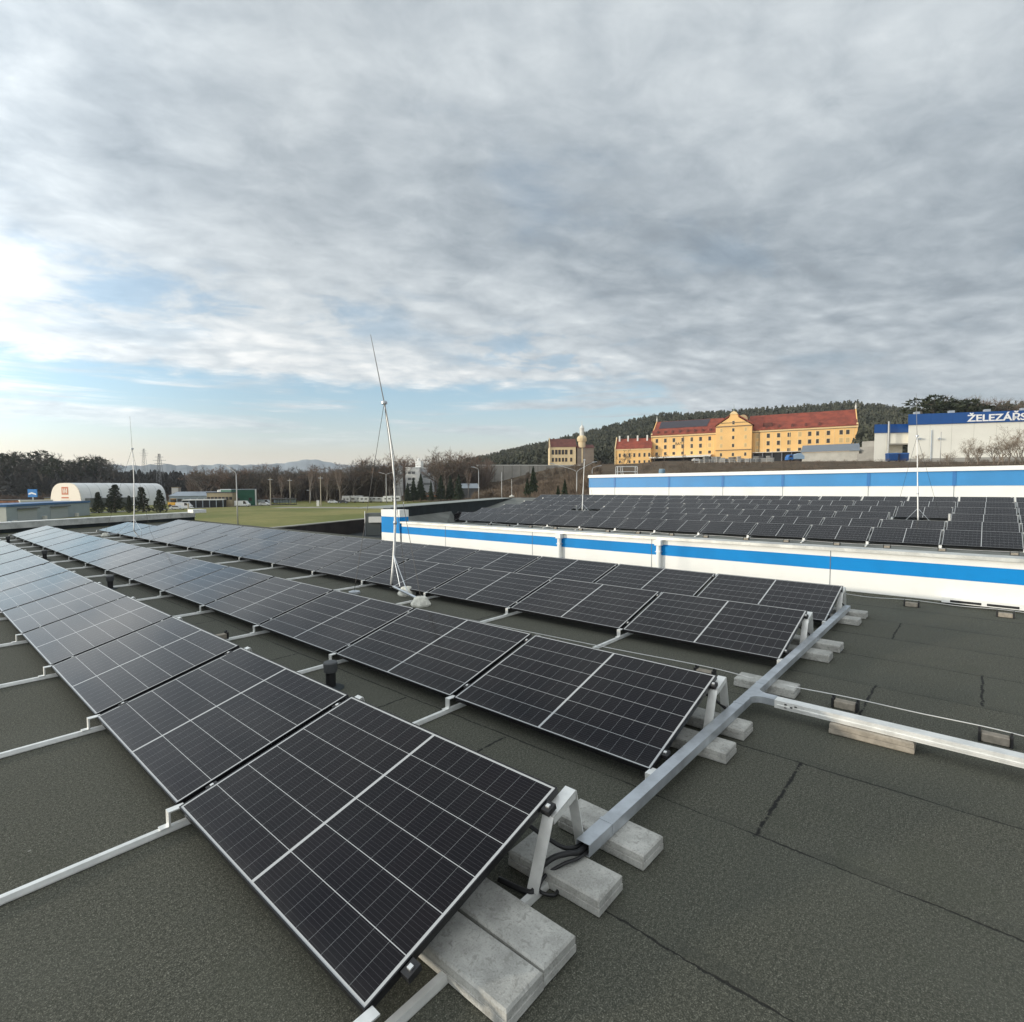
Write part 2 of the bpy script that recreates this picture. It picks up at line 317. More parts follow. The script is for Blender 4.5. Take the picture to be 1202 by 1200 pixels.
# ------------------------------------------------------------------ mesh helpers
class MB:
    def __init__(s): s.v = []; s.f = []; s.mi = []
    def poly(s, pts, mi=0):
        n = len(s.v); s.v += [tuple(map(float, p)) for p in pts]; s.f.append(tuple(range(n, n+len(pts)))); s.mi.append(mi); return s
    def box(s, x0, x1, y0, y1, z0, z1, mi=0, M=None):
        if x1 < x0: x0, x1 = x1, x0
        if y1 < y0: y0, y1 = y1, y0
        if z1 < z0: z0, z1 = z1, z0
        P = [(x0,y0,z0),(x1,y0,z0),(x1,y1,z0),(x0,y1,z0),(x0,y0,z1),(x1,y0,z1),(x1,y1,z1),(x0,y1,z1)]
        if M is not None: P = [tuple(M @ Vector(p)) for p in P]
        n = len(s.v); s.v += P
        for q in ((0,3,2,1),(4,5,6,7),(0,1,5,4),(1,2,6,5),(2,3,7,6),(3,0,4,7)):
            s.f.append(tuple(n+i for i in q)); s.mi.append(mi)
        return s
    def prism(s, pts, z0, z1, mi=0):
        """vertical prism over a ccw plan polygon; z may be lists"""
        n = len(s.v); k = len(pts)
        za = z0 if isinstance(z0, (list, tuple)) else [z0]*k; zb = z1 if isinstance(z1, (list, tuple)) else [z1]*k
        s.v += [(p[0], p[1], a) for p, a in zip(pts, za)] + [(p[0], p[1], a) for p, a in zip(pts, zb)]
        s.f.append(tuple(n+i for i in range(k))[::-1]); s.f.append(tuple(n+k+i for i in range(k))); s.mi += [mi, mi]
        for i in range(k):
            j = (i+1) % k; s.f.append((n+i, n+j, n+k+j, n+k+i)); s.mi.append(mi)
        return s
    def xprism(s, pts, a0, a1, axis='x', mi=0):
        """extrude a profile (p,z) along x or y"""
        n = len(s.v); k = len(pts)
        if axis == 'x': s.v += [(a0, p, z) for p, z in pts] + [(a1, p, z) for p, z in pts]
        else: s.v += [(p, a0, z) for p, z in pts] + [(p, a1, z) for p, z in pts]
        s.f.append(tuple(n+i for i in range(k))); s.f.append(tuple(n+k+i for i in range(k))[::-1]); s.mi += [mi, mi]
        for i in range(k):
            j = (i+1) % k; s.f.append((n+j, n+i, n+k+i, n+k+j)); s.mi.append(mi)
        return s
    def tube(s, pts, rad, seg=8, mi=0, cap=True):
        pts = [Vector(p) for p in pts]; n0 = len(s.v)
        rr = rad if isinstance(rad, (list, tuple)) else [rad]*len(pts)
        prev = None
        for i, p in enumerate(pts):
            t = (pts[min(i+1, len(pts)-1)]-pts[max(i-1, 0)]).normalized()
            if prev is None:
                a = t.orthogonal().normalized()
            else: a = (prev-t*prev.dot(t)).normalized()
            prev = a; b_ = t.cross(a)
            for k in range(seg):
                an = 2*math.pi*k/seg; s.v.append(tuple(p+(a*math.cos(an)+b_*math.sin(an))*rr[i]))
        for i in range(len(pts)-1):
            for k in range(seg):
                k2 = (k+1) % seg; s.f.append((n0+i*seg+k, n0+i*seg+k2, n0+(i+1)*seg+k2, n0+(i+1)*seg+k)); s.mi.append(mi)
        if cap:
            s.f.append(tuple(n0+k for k in range(seg))[::-1]); s.mi.append(mi)
            e = n0+(len(pts)-1)*seg; s.f.append(tuple(e+k for k in range(seg))); s.mi.append(mi)
        return s
    def lathe(s, prof, c=(0,0,0), seg=20, mi=0):
        n0 = len(s.v)
        for r, z in prof:
            for k in range(seg):
                a = 2*math.pi*k/seg; s.v.append((c[0]+r*math.cos(a), c[1]+r*math.sin(a), c[2]+z))
        for i in range(len(prof)-1):
            for k in range(seg):
                k2 = (k+1) % seg; s.f.append((n0+i*seg+k, n0+i*seg+k2, n0+(i+1)*seg+k2, n0+(i+1)*seg+k)); s.mi.append(mi)
        s.f.append(tuple(n0+k for k in range(seg))[::-1]); s.mi.append(mi)
        e = n0+(len(prof)-1)*seg; s.f.append(tuple(e+k for k in range(seg))); s.mi.append(mi)
        return s
    def build(s, name, mats, parent=None, bevel=0, smooth=False, loc=None):
        me = bpy.data.meshes.new(name); me.from_pydata(s.v, [], s.f)
        if not isinstance(mats, (list, tuple)): mats = [mats]
        for m in mats: me.materials.append(m)
        if len(mats) > 1: me.polygons.foreach_set('material_index', s.mi)
        if smooth: me.polygons.foreach_set('use_smooth', [True]*len(me.polygons))
        me.update()
        o = bpy.data.objects.new(name, me); COL.objects.link(o)
        if parent is not None: o.parent = parent
        if loc is not None: o.location = loc
        if bevel:
            b = o.modifiers.new('bevel', 'BEVEL'); b.width = bevel; b.segments = 2; b.limit_method = 'ANGLE'
        return o

def tag(o, label=None, cat=None, group=None, kind=None):
    if label: o['label'] = label
    if cat: o['category'] = cat
    if group: o['group'] = group
    if kind: o['kind'] = kind
    return o
def thing(name, label, cat, loc=(0,0,0), rz=0, group=None):
    o = bpy.data.objects.new(name, None); COL.objects.link(o); o.location = loc; o.rotation_euler = (0, 0, rz)
    o.empty_display_size = .2
    return tag(o, label, cat, group)
def dup(root, loc=None, rz=None, label=None, group=None):
    r = root.copy(); COL.objects.link(r)
    if loc is not None: r.location = loc
    if rz is not None: r.rotation_euler = (0, 0, rz)
    if label: r['label'] = label
    if group: r['group'] = group
    for ch in [c for c in KIDS(root)]:
        c = ch.copy(); COL.objects.link(c); c.parent = r
        for g in KIDS(ch):
            d = g.copy(); COL.objects.link(d); d.parent = c
    return r
def KIDS(o): return [c for c in bpy.data.objects if c.parent == o]
ORD = ['nearest', 'second', 'third', 'fourth', 'fifth', 'sixth', 'seventh', 'eighth', 'ninth', 'tenth', 'eleventh', 'twelfth', 'thirteenth', 'fourteenth', 'fifteenth', 'sixteenth', 'seventeenth']
def nth(i): return 'nearest' if i == 0 else ORD[i]+' nearest'

# ------------------------------------------------------------------ terrain
ZG = -5.0
TU = [-900, -200, 0, 150, 300, 450, 560, 650, 700, 770, 1000, 1200, 1500, 2600]
TP = [[(0,-5),(200,-5),(280,-4),(380,6),(480,12),(700,15),(3000,15)],
      [(0,-5),(200,-5),(280,-4),(380,6),(480,12),(700,15),(3000,15)],
      [(0,-5),(200,-5),(290,-4.5),(380,3),(480,10),(700,13),(3000,15)],
      [(0,-5),(230,-5),(330,-4),(430,2),(600,12),(900,16),(3000,15)],
      [(0,-5),(240,-5),(330,-3),(500,1),(700,6),(900,6),(3000,10)],
      [(0,-5),(250,-5),(330,-2),(450,3),(700,12),(900,10),(3000,10)],
      [(0,-5),(150,-5),(240,-4),(330,4),(450,9),(750,32),(1100,32),(3000,20)],
      [(0,-5),(60,-5),(150,-4),(220,0),(300,12),(360,14),(750,55),(1100,58),(3000,20)],
      [(0,-5),(45,-5),(90,-2),(150,2),(220,7),(300,13.5),(380,15),(750,70),(1100,72),(3000,20)],
      [(0,-5),(40,-5),(85,4.0),(130,6.6),(250,13),(320,15.2),(380,18),(720,86),(1100,88),(3000,20)],
      [(0,-5),(38,-5),(85,4.6),(130,7.2),(250,12.4),(330,16),(400,30),(640,88),(1100,90),(3000,20)],
      [(0,-5),(38,-5),(85,4.6),(130,7.3),(220,12),(300,28),(420,52),(800,70),(3000,20)],
      [(0,-5),(38,-5),(85,4.6),(130,7.3),(220,12),(300,25),(420,45),(800,60),(3000,20)],
      [(0,-5),(38,-5),(85,-5),(130,-5),(400,0),(3000,20)]]
TA = [math.atan((u-CX)/FPX) for u in TU]
def ground_z(x, y):
    f = x*(-syw)+y*cyw; s = x*cyw+y*syw
    a = math.atan2(s, f); r = math.hypot(x, y)*max(.2, math.cos(a)) if abs(a) < 1.45 else math.hypot(x, y)*.2
    if a <= TA[0]: i = 0; t = 0
    elif a >= TA[-1]: i = len(TA)-2; t = 1
    else:
        i = max(k for k in range(len(TA)-1) if TA[k] <= a); t = (a-TA[i])/(TA[i+1]-TA[i])
    za = np.interp(r, *zip(*TP[i])); zb = np.interp(r, *zip(*TP[i+1]))
    return float(za*(1-t)+zb*t)
def ground_mat():
    m = bpy.data.materials.new('field_and_slopes'); m.use_nodes = True; N = NT(m.node_tree)
    b = m.node_tree.nodes['Principled BSDF']; b.inputs['Roughness'].default_value = .95; b.inputs['Specular IOR Level'].default_value = .2
    geo = N.new('ShaderNodeNewGeometry'); pos = geo.outputs['Position']; p = N.sep(pos)
    n1 = N.noise(pos, .035, 6, .6); n2 = N.noise(pos, .4, 6, .7); n3 = N.noise(pos, 3, 4, .7)
    grass = N.mix(N.ss(n1, .35, .65), (.15, .165, .045), (.26, .235, .085))
    grass = N.mix(N.m('MULTIPLY', N.ss(n2, .4, .7), .5), grass, (.11, .115, .035))
    brown = N.mix(N.ss(n2, .35, .65), (.055, .040, .026), (.135, .095, .06))
    brown = N.mix(N.m('MULTIPLY', N.ss(n3, .5, .7), .5), brown, (.06, .065, .03))
    c = N.mix(N.ss(N.m('ADD', p[2], N.m('MULTIPLY', N.m('SUBTRACT', n2, .5), 1.0)), -4.75, -4.1), grass, brown)
    N.put(b.inputs['Base Color'], c)
    return m
gm = ground_mat()
def build_ground():
    angs = list(np.linspace(-math.pi, -1.5, 14)[:-1])+list(np.linspace(-1.5, 1.5, 150))+list(np.linspace(1.5, math.pi, 14)[1:-1])
    rs = [1, 20, 30, 38, 46, 55, 65, 75, 85, 95, 110, 130, 150, 175, 200, 225, 250, 275, 300, 330, 360, 400, 440, 480, 540, 600, 660, 720, 780, 860, 950, 1100, 1400, 2000, 3000, 6400]
    V = []; F = []
    na = len(angs)
    for r in rs:
        for a in angs:
            rad = min(6400, r/max(.35, math.cos(a)) if abs(a) < 1.2 else r/.36)
            s_, f_ = rad*math.sin(a), rad*math.cos(a)
            x = s_*cyw-f_*syw; y = s_*syw+f_*cyw
            V.append((x, y, ground_z(x, y)))
    for i in range(len(rs)-1):
        for j in range(na):
            k = (j+1) % na; F.append((i*na+j, i*na+k, (i+1)*na+k, (i+1)*na+j))
    F.append(tuple(range(na))[::-1])
    me = bpy.data.meshes.new('ground'); me.from_pydata(V, [], F); me.materials.append(gm)
    me.polygons.foreach_set('use_smooth', [True]*len(me.polygons)); me.update()
    o = bpy.data.objects.new('ground', me); COL.objects.link(o); tag(o, kind='structure')
build_ground()
asphalt = mat('asphalt', (.10, .10, .098), .9, 0, .15, .3)
pathm = mat('gravel_path', (.30, .28, .24), .95, 0, .12, .3)
def strip(name, pts, width, m, z=ZG+.03):
    """a road laid along (x,y) points"""
    b = MB(); L_ = []; R_ = []
    P = [Vector((p[0], p[1])) for p in pts]
    for i, p in enumerate(P):
        t = (P[min(i+1, len(P)-1)]-P[max(i-1, 0)]).normalized(); n = Vector((-t.y, t.x))*width/2
        L_.append((*(p+n), z)); R_.append((*(p-n), z))
    for i in range(len(P)-1): b.poly([R_[i], R_[i+1], L_[i+1], L_[i]])
    return tag(b.build(name, m), kind='structure')
def g2(u, v): q = floor_pt(u, v, ZG); return (q[0], q[1])
strip('road', [g2(-160, 617), g2(60, 605), g2(110, 602), g2(250, 595.5), g2(330, 592.5), g2(380, 591)], 6.5, asphalt, ZG+.034)
strip('path', [g2(325, 595.8), g2(380, 596), g2(440, 596.5), g2(520, 597), g2(620, 597)], 9, pathm, ZG+.03)
strip('yard', [g2(-150, 596), g2(60, 592), g2(180, 589), g2(270, 587)], 40, asphalt, ZG+.026)

# ------------------------------------------------------------------ main building (the roof we stand on)
XW = 10.72
def main_building():
    t = thing('flat_roof_building', 'flat roofed building in the foreground with dark green-grey bitumen felt roof with four panel rows', 'building', (0,0,0))
    fe = lambda x: 30.6+.42*(x-3)
    roof = MB(); pl = [(-14,-14),(XW,-14),(XW,14.45),(11.9,14.45),(11.9,fe(11.9)),(-14,fe(-14))]
    roof.prism(pl, -.30, 0.0); roof.build('roof', felt, t)
    wl = MB(); ins = [(-13.9,-13.9),(XW,-13.9),(XW,14.4),(11.8,14.4),(11.8,fe(11.8)-.1),(-13.9,fe(-13.9)-.1)]
    wl.prism(ins, ZG-.5, -.30); wl.build('wall', grey_clad, t)
    # oblique far parapet with metal coping
    dx, dy = 1/math.hypot(1,.42), .42/math.hypot(1,.42); nx, ny = -dy, dx
    a = (-14, fe(-14)); b_ = (11.9, fe(11.9))
    def off(p, d, e=0): return (p[0]+nx*d+dx*e, p[1]+ny*d+dy*e)
    pp = MB(); pp.prism([off(a,0),off(b_,0),off(b_,.35),off(a,.35)], 0.004, .40); pp.build('parapet', dark_felt, t)
    fl = MB(); fl.prism([off(a,-.05),off(b_,-.05),off(b_,-.004),off(a,-.004)], .19, .398); fl.build('flashing', coping_m, t)
    cp = MB(); cp.prism([off(a,-.05),off(b_,-.05,.3),off(b_,.75,.3),off(a,.75)], .402, .47)
    cp.build('coping', coping_m, t)
    # short return at the corner with a roof-edge box
    bx = MB(); bx.box(11.4, 12.1, 33.1, 33.9, .475, .66); bx.build('roof_hatch', alu_white, t)
    e = MB()
    for k in range(8):
        q = off(a, .35, 3+k*3.2); e.box(q[0]-.02, q[0]+.02, q[1]-.4, q[1]+.4, .471, .478)
    e.build('coping_joint', galv, t)
main_building()

# ------------------------------------------------------------------ solar panels
TILT = .2584
def make_panel(name='solar_panel'):
    t = thing(name, 'x', 'solar panel')
    W, L = 1.134, 1.722
    f = MB(); th = .032; w_ = .006
    for a in ((0, W, 0, w_), (0, W, L-w_, L), (0, w_, w_, L-w_), (W-w_, W, w_, L-w_)):
        f.box(a[0], a[1], a[2], a[3], -th, 0)
    f.build('frame', blackfr, t)
    g = MB(); g.box(w_, W-w_, w_, L-w_, -.008, -.0025); g.build('glass', glass, t)
    j = MB(); j.box(.50, .62, L/2-.05, L/2+.05, -.03, -.0085); j.build('junction_box', blackpl, t)
    return t
proto = make_panel()
first = [True]
def place_panel(x, y, z, tilt, label, group):
    if first[0]: o = proto; first[0] = False
    else: o = dup(proto)
    o.location = (x, y, z); o.rotation_euler = (0, -tilt, 0)
    tag(o, label, 'solar panel', group); return o
PG = .0437
A_ = [.9646, 3.0170, 5.8232, 7.8366]; S_ = [1.456, 1.444, 1.4395, 1.421]
RN = ['first row, closest to the viewer', 'second row', 'third row behind the tall mast', 'fourth row by the striped wall']
RG = ['panels of the first row', 'panels of the second row', 'panels of the third row', 'panels of the fourth row']
for k in range(4):
    for i in range(15):
        # millimetre scale mounting tolerance keeps the reflections from being identical
        dz = rng.normal(0, .0012); dt = rng.normal(0, .0022)
        o = place_panel(A_[k], S_[k]+i*(1.722+PG), .12+dz, TILT+dt, 'dark solar panel, %s in the %s' % (nth(i), RN[k]), RG[k])
        o.rotation_euler[0] = rng.normal(0, .0012)

# ------------------------------------------------------------------ mounting rails, one under each panel joint
WX = 1.134*math.cos(TILT); HZ = .12+1.134*math.sin(TILT)
def make_rail():
    t = thing('mounting_rail', 'x', 'mounting rail')
    r = MB()
    segs = [(-1.15, A_[1]+WX+.30), (A_[1]+WX+.36, A_[3]+WX+.42)]
    for x0, x1 in segs:
        r.xprism([(-.020, .004), (.020, .004), (.020, .010), (.014, .034), (-.014, .034), (-.020, .010)], x0, x1)
    r.build('rail', alu_white, t)
    for a in A_:
        p = MB(); y0, y1 = -.022, .022
        # Z shaped foot bracket that lifts the low edge
        p.box(a-.055, a-.045, y0, y1, .0345, .112); p.box(a-.055, a+.03, y0, y1, .1125, .119-.033+.033)
        p.box(a-.095, a-.0555, y0, y1, .0345, .040)
        p.build('foot_bracket', alu_white, t)
        hx = a+WX
        l = MB()
        # A shaped bent plate leg under the high edge
        th = .005; wy = .030
        def plate(x0, z0, x1, z1):
            d = Vector((x1-x0, 0, z1-z0)); n = Vector((-d.z, 0, d.x)).normalized()*th
            P = [(x0, z0), (x1, z1), (x1+n.x, z1+n.z), (x0+n.x, z0+n.z)]
            b0 = len(l.v); l.v += [(p_[0], -wy, p_[1]) for p_ in P]+[(p_[0], wy, p_[1]) for p_ in P]
            for q in ((0,1,2,3),(7,6,5,4),(0,4,5,1),(1,5,6,2),(2,6,7,3),(3,7,4,0)): l.f.append(tuple(b0+i for i in q)); l.mi.append(0)
        plate(hx-.225, .037, hx-.105, .333); plate(hx-.105, .334, hx+.075, .334+.18*math.tan(TILT)); plate(hx+.076, .380, hx+.165, .037)
        # side flanges
        l.prism([(hx-.102, -wy), (hx+.073, -wy), (hx+.073, -wy+.004), (hx-.102, -wy+.004)], [.300, .346, .346, .300], [.332, .378, .378, .332])
        l.build('rear_leg', alu_white, t)
    for a in A_:
        for fx, fz in ((.16, 0), (.90, 0)):
            c = MB(); cx_ = a+fx*math.cos(TILT)*1.134/1.0; cz = .12+fx*1.134*math.sin(TILT)
            Mt = Matrix.Translation((cx_, 0, cz)) @ Matrix.Rotation(-TILT, 4, 'Y')
            c.box(-.03, .03, -.0215, .0215, -.030, -.004, 0, Mt); c.box(-.009, .009, -.009, .009, -.004, .003, 1, Mt)
            c.build('clamp', [blackpl, alu], t)
    return t
rail0 = make_rail()
for i in range(16):
    o = rail0 if i == 0 else dup(rail0)
    yy = 1.430 if i == 0 else 1.440+i*(1.722+PG)-PG/2
    o.location = (0, yy, 0)
    tag(o, 'bright aluminium mounting rail, %s, running under the joints of all four panel rows' % nth(i), 'mounting rail', 'mounting rails across the roof')

# ------------------------------------------------------------------ concrete pavers
def paver_mesh(w_=.21, l_=.5, h=.078):
    b = MB(); c = .008
    def ring(i, z): return [(i, i, z), (w_-i, i, z), (w_-i, l_-i, z), (i, l_-i, z)]
    rings = [ring(.004, 0), ring(0, .006), ring(0, h*.46), ring(.007, h*.5), ring(.002, h*.54), ring(.002, h-c), ring(.002+c, h)]
    for r_ in rings: b.v += r_
    for i in range(len(rings)-1):
        for k in range(4):
            k2 = (k+1) % 4; b.f.append((i*4+k, i*4+k2, (i+1)*4+k2, (i+1)*4+k)); b.mi.append(0)
    b.f.append((3,2,1,0)); n = (len(rings)-1)*4; b.f.append((n,n+1,n+2,n+3)); b.mi += [0, 0]
    return b
pv = paver_mesh().build('concrete_paver', concrete)
pav = [(1.300,1.125,.01,'grey concrete paver lying leftmost of the ballast, under the first row corner'),
       (1.516,1.130,-.005,'grey concrete paver touching the leftmost one, right beside the rail leg base'),
       (1.935,1.150,.02,'grey concrete paver directly below the open cut end of the cable duct'),
       (2.320,1.140,-.015,'grey concrete paver lying under the nearest joint of the cable duct'),
       (3.600,1.195,.01,'grey concrete paver in front of the second row end, left one of the two'),
       (4.020,1.215,0,'grey concrete paver at the second row end, right one of the two'),
       (5.110,1.140,.015,'long grey concrete paver beside the tee of the cable duct'),
       (6.385,1.120,0,'grey concrete paver at the third row end, nearer one of the two'),
       (6.850,1.100,-.01,'grey concrete paver at the third row end, farther one of the two'),
       (8.330,1.140,0,'grey concrete paver at the fourth row end, nearer one of the two'),
       (8.820,1.130,.01,'grey concrete paver at the fourth row end, farthest along the cable duct')]
for i, (x, y, rz, lb) in enumerate(pav):
    o = pv if i == 0 else pv.copy()
    if i: COL.objects.link(o)
    o.location = (x, y, .004); o.rotation_euler = (0, 0, rz); tag(o, lb, 'concrete paver', 'concrete pavers along the cable duct')
o = pv.copy(); COL.objects.link(o); o.location = (4.575, .29, .004); o.rotation_euler = (0,0,.01)
tag(o, 'brownish grey concrete paver under the side branch of the cable duct', 'concrete paver', 'concrete pavers along the cable duct')
slab = mat('weathered_brown_concrete', (.30, .265, .215), .9, 0, .15, 20, .4, 90)
o.data = o.data.copy(); o.data.materials[0] = slab

# ------------------------------------------------------------------ cable duct with tee
def trunk():
    t = thing('cable_duct', 'grey galvanised cable duct running along the row ends with a tee branch to the right', 'cable duct', (0,0,0))
    z0, z1 = .085, .145; y0, y1 = 1.325, 1.395; xe = 8.93
    m = MB(); tt = .0022
    m.box(2.36, xe, y0, y1, z1-tt, z1)                    # lid
    m.box(2.36, xe, y0, y0+tt, z0, z1-tt); m.box(2.36, xe, y1-tt, y1, z0, z1-tt); m.box(2.36, xe, y0+tt, y1-tt, z0, z0+tt)
    m.build('duct_body', galv, t)
    e = MB(); x0 = 2.135
    e.box(x0, 2.357, y0-.001, y1+.001, z1-tt+.001, z1+.001); e.box(x0, 2.357, y0-.001, y0+tt, z0, z1-tt); e.box(x0, 2.357, y1-tt, y1+.001, z0, z1-tt); e.box(x0, 2.357, y0+tt, y1-tt, z0, z0+tt)
    e.build('end_piece', galv, t)
    for xx in (2.36, 4.36, 4.93, 6.9):
        j = MB(); j.box(xx-.012, xx+.012, y0-.0035, y1+.0035, z1+.0005, z1+.003); j.box(xx-.012, xx+.012, y0-.0035, y0-.0012, z0+.01, z1); j.build('joint_strap', galv, t)
    # tee with curved throats
    a = MB(); r = .085; xc0, xc1 = 4.60, 4.70; pts = []
    for k in range(9):
        an = math.pi/2*k/8; pts.append((xc0-r+r*math.sin(an)*1.0, y0-r+r*math.cos(an)))
    for k in range(9):
        an = math.pi/2*k/8; pts.append((xc1+r-r*math.cos(an), y0-r+r*math.sin(an)))
    # polygon: along y0 from left throat, down the branch, back up
    P = pts[:9]+[(xc0, y0-r-.07), (xc1, y0-r-.07)]+pts[9:]
    P = [(p[0], p[1]) for p in P]
    P = P[::-1]
    # closing edge runs along y0
    a.prism(P, z0+.012, z1+.0045); a.build('tee_piece', galv, t)
    ly = y0-r-.07
    b = MB(); b.box(xc0+.002, xc1-.002, -6, ly-.001, z1-tt, z1+.001); b.box(xc0+.002, xc0+.004, -6, ly-.001, z0, z1-tt); b.box(xc1-.004, xc1-.002, -6, ly-.001, z0, z1-tt); b.box(xc0+.004, xc1-.004, -6, ly-.001, z0, z0+tt)
    b.box(xc0-.004, xc0+.0018, -6, ly-.02, z0+.018, z0+.030)
    b.build('branch_body', alu_white, t)
    s = MB()
    for yy, zz in ((1.09, .13), (1.05, .115), (1.09, .105), (1.02, .128)):
        s.box(xc0-.007, xc0+.001, yy-.010, yy+.006, zz-.004, zz+.004)
    s.build('screw', blackpl, t)
trunk()
def cable(name, pts, r, label, m=rubber, cat='cable', group=None, seg=8):
    # Catmull-Rom smoothing
    P = [Vector(p) for p in pts]; Q = []
    for i in range(len(P)-1):
        p0, p1, p2, p3 = P[max(i-1,0)], P[i], P[i+1], P[min(i+2, len(P)-1)]
        for k in range(6):
            t = k/6; Q.append(.5*((2*p1)+(-p0+p2)*t+(2*p0-5*p1+4*p2-p3)*t*t+(-p0+3*p1-3*p2+p3)*t**3))
    Q.append(P[-1]); b = MB(); b.tube(Q, r, seg)
    return tag(b.build(name, m, smooth=True), label, cat, group)
cable('conduit', [(2.20,1.36,.115),(2.10,1.362,.115),(2.04,1.38,.13),(1.97,1.42,.125),(1.90,1.45,.085),(1.84,1.43,.040),(1.82,1.47,.03),(1.80,1.60,.03)], .013, 'thick black corrugated conduit leaving the open duct end, curving down to the leg base')
cable('cable', [(2.20,1.375,.105),(2.08,1.41,.12),(2.03,1.50,.16),(1.98,1.62,.22),(1.92,1.8,.25)], .011, 'black cable rising from the duct end up beneath the nearest panel')
cable('cable', [(2.18,1.345,.10),(2.08,1.35,.10),(2.00,1.38,.10),(1.93,1.43,.06),(1.87,1.42,.028),(1.90,1.36,.02),(1.95,1.37,.02)], .008, 'thin black cable loop lying on the felt between the two nearest pavers')
cable('cable', [(4.24,1.40,.11),(4.26,1.47,.14),(4.22,1.55,.20),(4.15,1.7,.26)], .012, 'black cable from the duct up to the second row of panels')
cable('cable', [(6.98,1.40,.11),(7.03,1.47,.14),(7.00,1.55,.2),(6.95,1.7,.26)], .012, 'black cable from the duct up to the third row of panels')
cable('cable', [(8.93,1.37,.11),(9.02,1.45,.15),(9.0,1.55,.22),(8.95,1.7,.3)], .012, 'black cable from the far duct end up to the fourth row of panels')

# ------------------------------------------------------------------ lightning conductors on little holders
def make_holder():
    t = thing('conductor_holder', 'x', 'conductor holder')
    b = MB(); b.box(-.04, .04, -.075, .075, .003, .062); b.build('stone_block', slab, t, bevel=.006)
    c = MB()
    for s_ in (-1, 1):
        c = MB(); c.prism([(-.048, s_*.0845-.0075), (.048, s_*.0845-.0075), (.048, s_*.0845+.0075), (-.048, s_*.0845+.0075)], .002, [.080, .080, .080, .080]); c.box(-.012, .012, s_*.0845-.006, s_*.0845+.006, .079, .098)
        c.build('clip', blackpl, t)
    return t
h0 = make_holder(); used = [False]
def holder(x, y, z, label, rz=0):
    o = dup(h0) if used[0] else h0; used[0] = True
    o.location = (x, y, z); o.rotation_euler = (0, 0, rz); tag(o, label, 'conductor holder', 'conductor holders on the roofs')
wire_m = mat('conductor_wire', (.60, .60, .58), .4, .7)
ys = [5.0, 3.1, 1.93, .784, -.119, -1.1]
for i, y in enumerate((1.93, .784, -.119)):
    holder(5.177, y, 0.0, ['small stone block in black clips just behind the second row end', 'small stone block in black clips beside the duct tee', 'small stone block in black clips at the right edge by the duct branch'][i])
holder(5.18, -1.1, 0, 'small stone block in black clips beyond the right edge of the branch')
cable('conductor_wire', [(5.18,6,.03),(5.18,3.2,.07),(5.177,1.93,.10),(5.2,1.4,.075),(5.177,.784,.10),(5.21,.33,.085),(5.177,-.119,.10),(5.2,-.6,.07),(5.18,-1.1,.10),(5.2,-4,.08)], .0045, 'thin pale conductor wire beside the duct branch', wire_m, 'wire')
hy = [3.3, 1.9, .745, -.277, -1.4]
for i, y in enumerate(hy[1:]):
    holder(10.20, y, 0, ['small stone block in black clips at the wall behind the fourth row end', 'small stone block in black clips in front of the white wall, left of the louvre', 'small stone block in black clips in front of the dark louvre slots', 'small stone block in black clips by the wall past the right edge'][i])
cable('conductor_wire', [(10.3,5,.03),(10.25,3.3,.08),(10.32,2.2,.04),(10.20,1.9,.10),(10.28,1.3,.06),(10.20,.745,.10),(10.24,.2,.08),(10.20,-.277,.10),(10.24,-.9,.07),(10.20,-1.4,.10),(10.22,-5,.08)], .0045, 'thin pale conductor wire along the foot of the white wall', wire_m, 'wire')
rh = [(2.55, 1.440+3*1.7657, 'small dark clip holder on the rail between the first and second row'),]
for x, y, lb in rh: holder(x, y-.02, .036, lb, math.pi/2)

# ------------------------------------------------------------------ vent pipes
def make_vent():
    t = thing('vent_pipe', 'x', 'vent pipe')
    b = MB(); b.lathe([(.045, 0), (.045, .17)], seg=24); b.build('pipe', blackpl, t, smooth=False)
    c = MB(); c.lathe([(.052, .150), (.060, .155), (.064, .235), (.058, .245), (.02, .248)], seg=24); c.build('cap', mat('grey_vent_cap', (.07, .073, .075), .6), t)
    f = MB(); f.lathe([(.12, .002), (.10, .012), (.05, .02)], seg=24); f.build('collar', dark_felt, t)
    return t
v0 = make_vent()
for i, (x, y, lb) in enumerate(((2.63, 4.39, 'dark vent pipe with round grey cap, nearest one between the first two rows'), (2.63, 11.9, 'dark vent pipe midway between the first and second row'), (2.63, 18.3, 'small dark vent pipe far back between the first and second row'), (2.63, 25.0, 'farthest dark vent pipe, close to the far parapet'))):
    o = v0 if i == 0 else dup(v0)
    o.location = (x, y, .002); tag(o, lb, 'vent pipe', 'vent pipes between the first and second row')

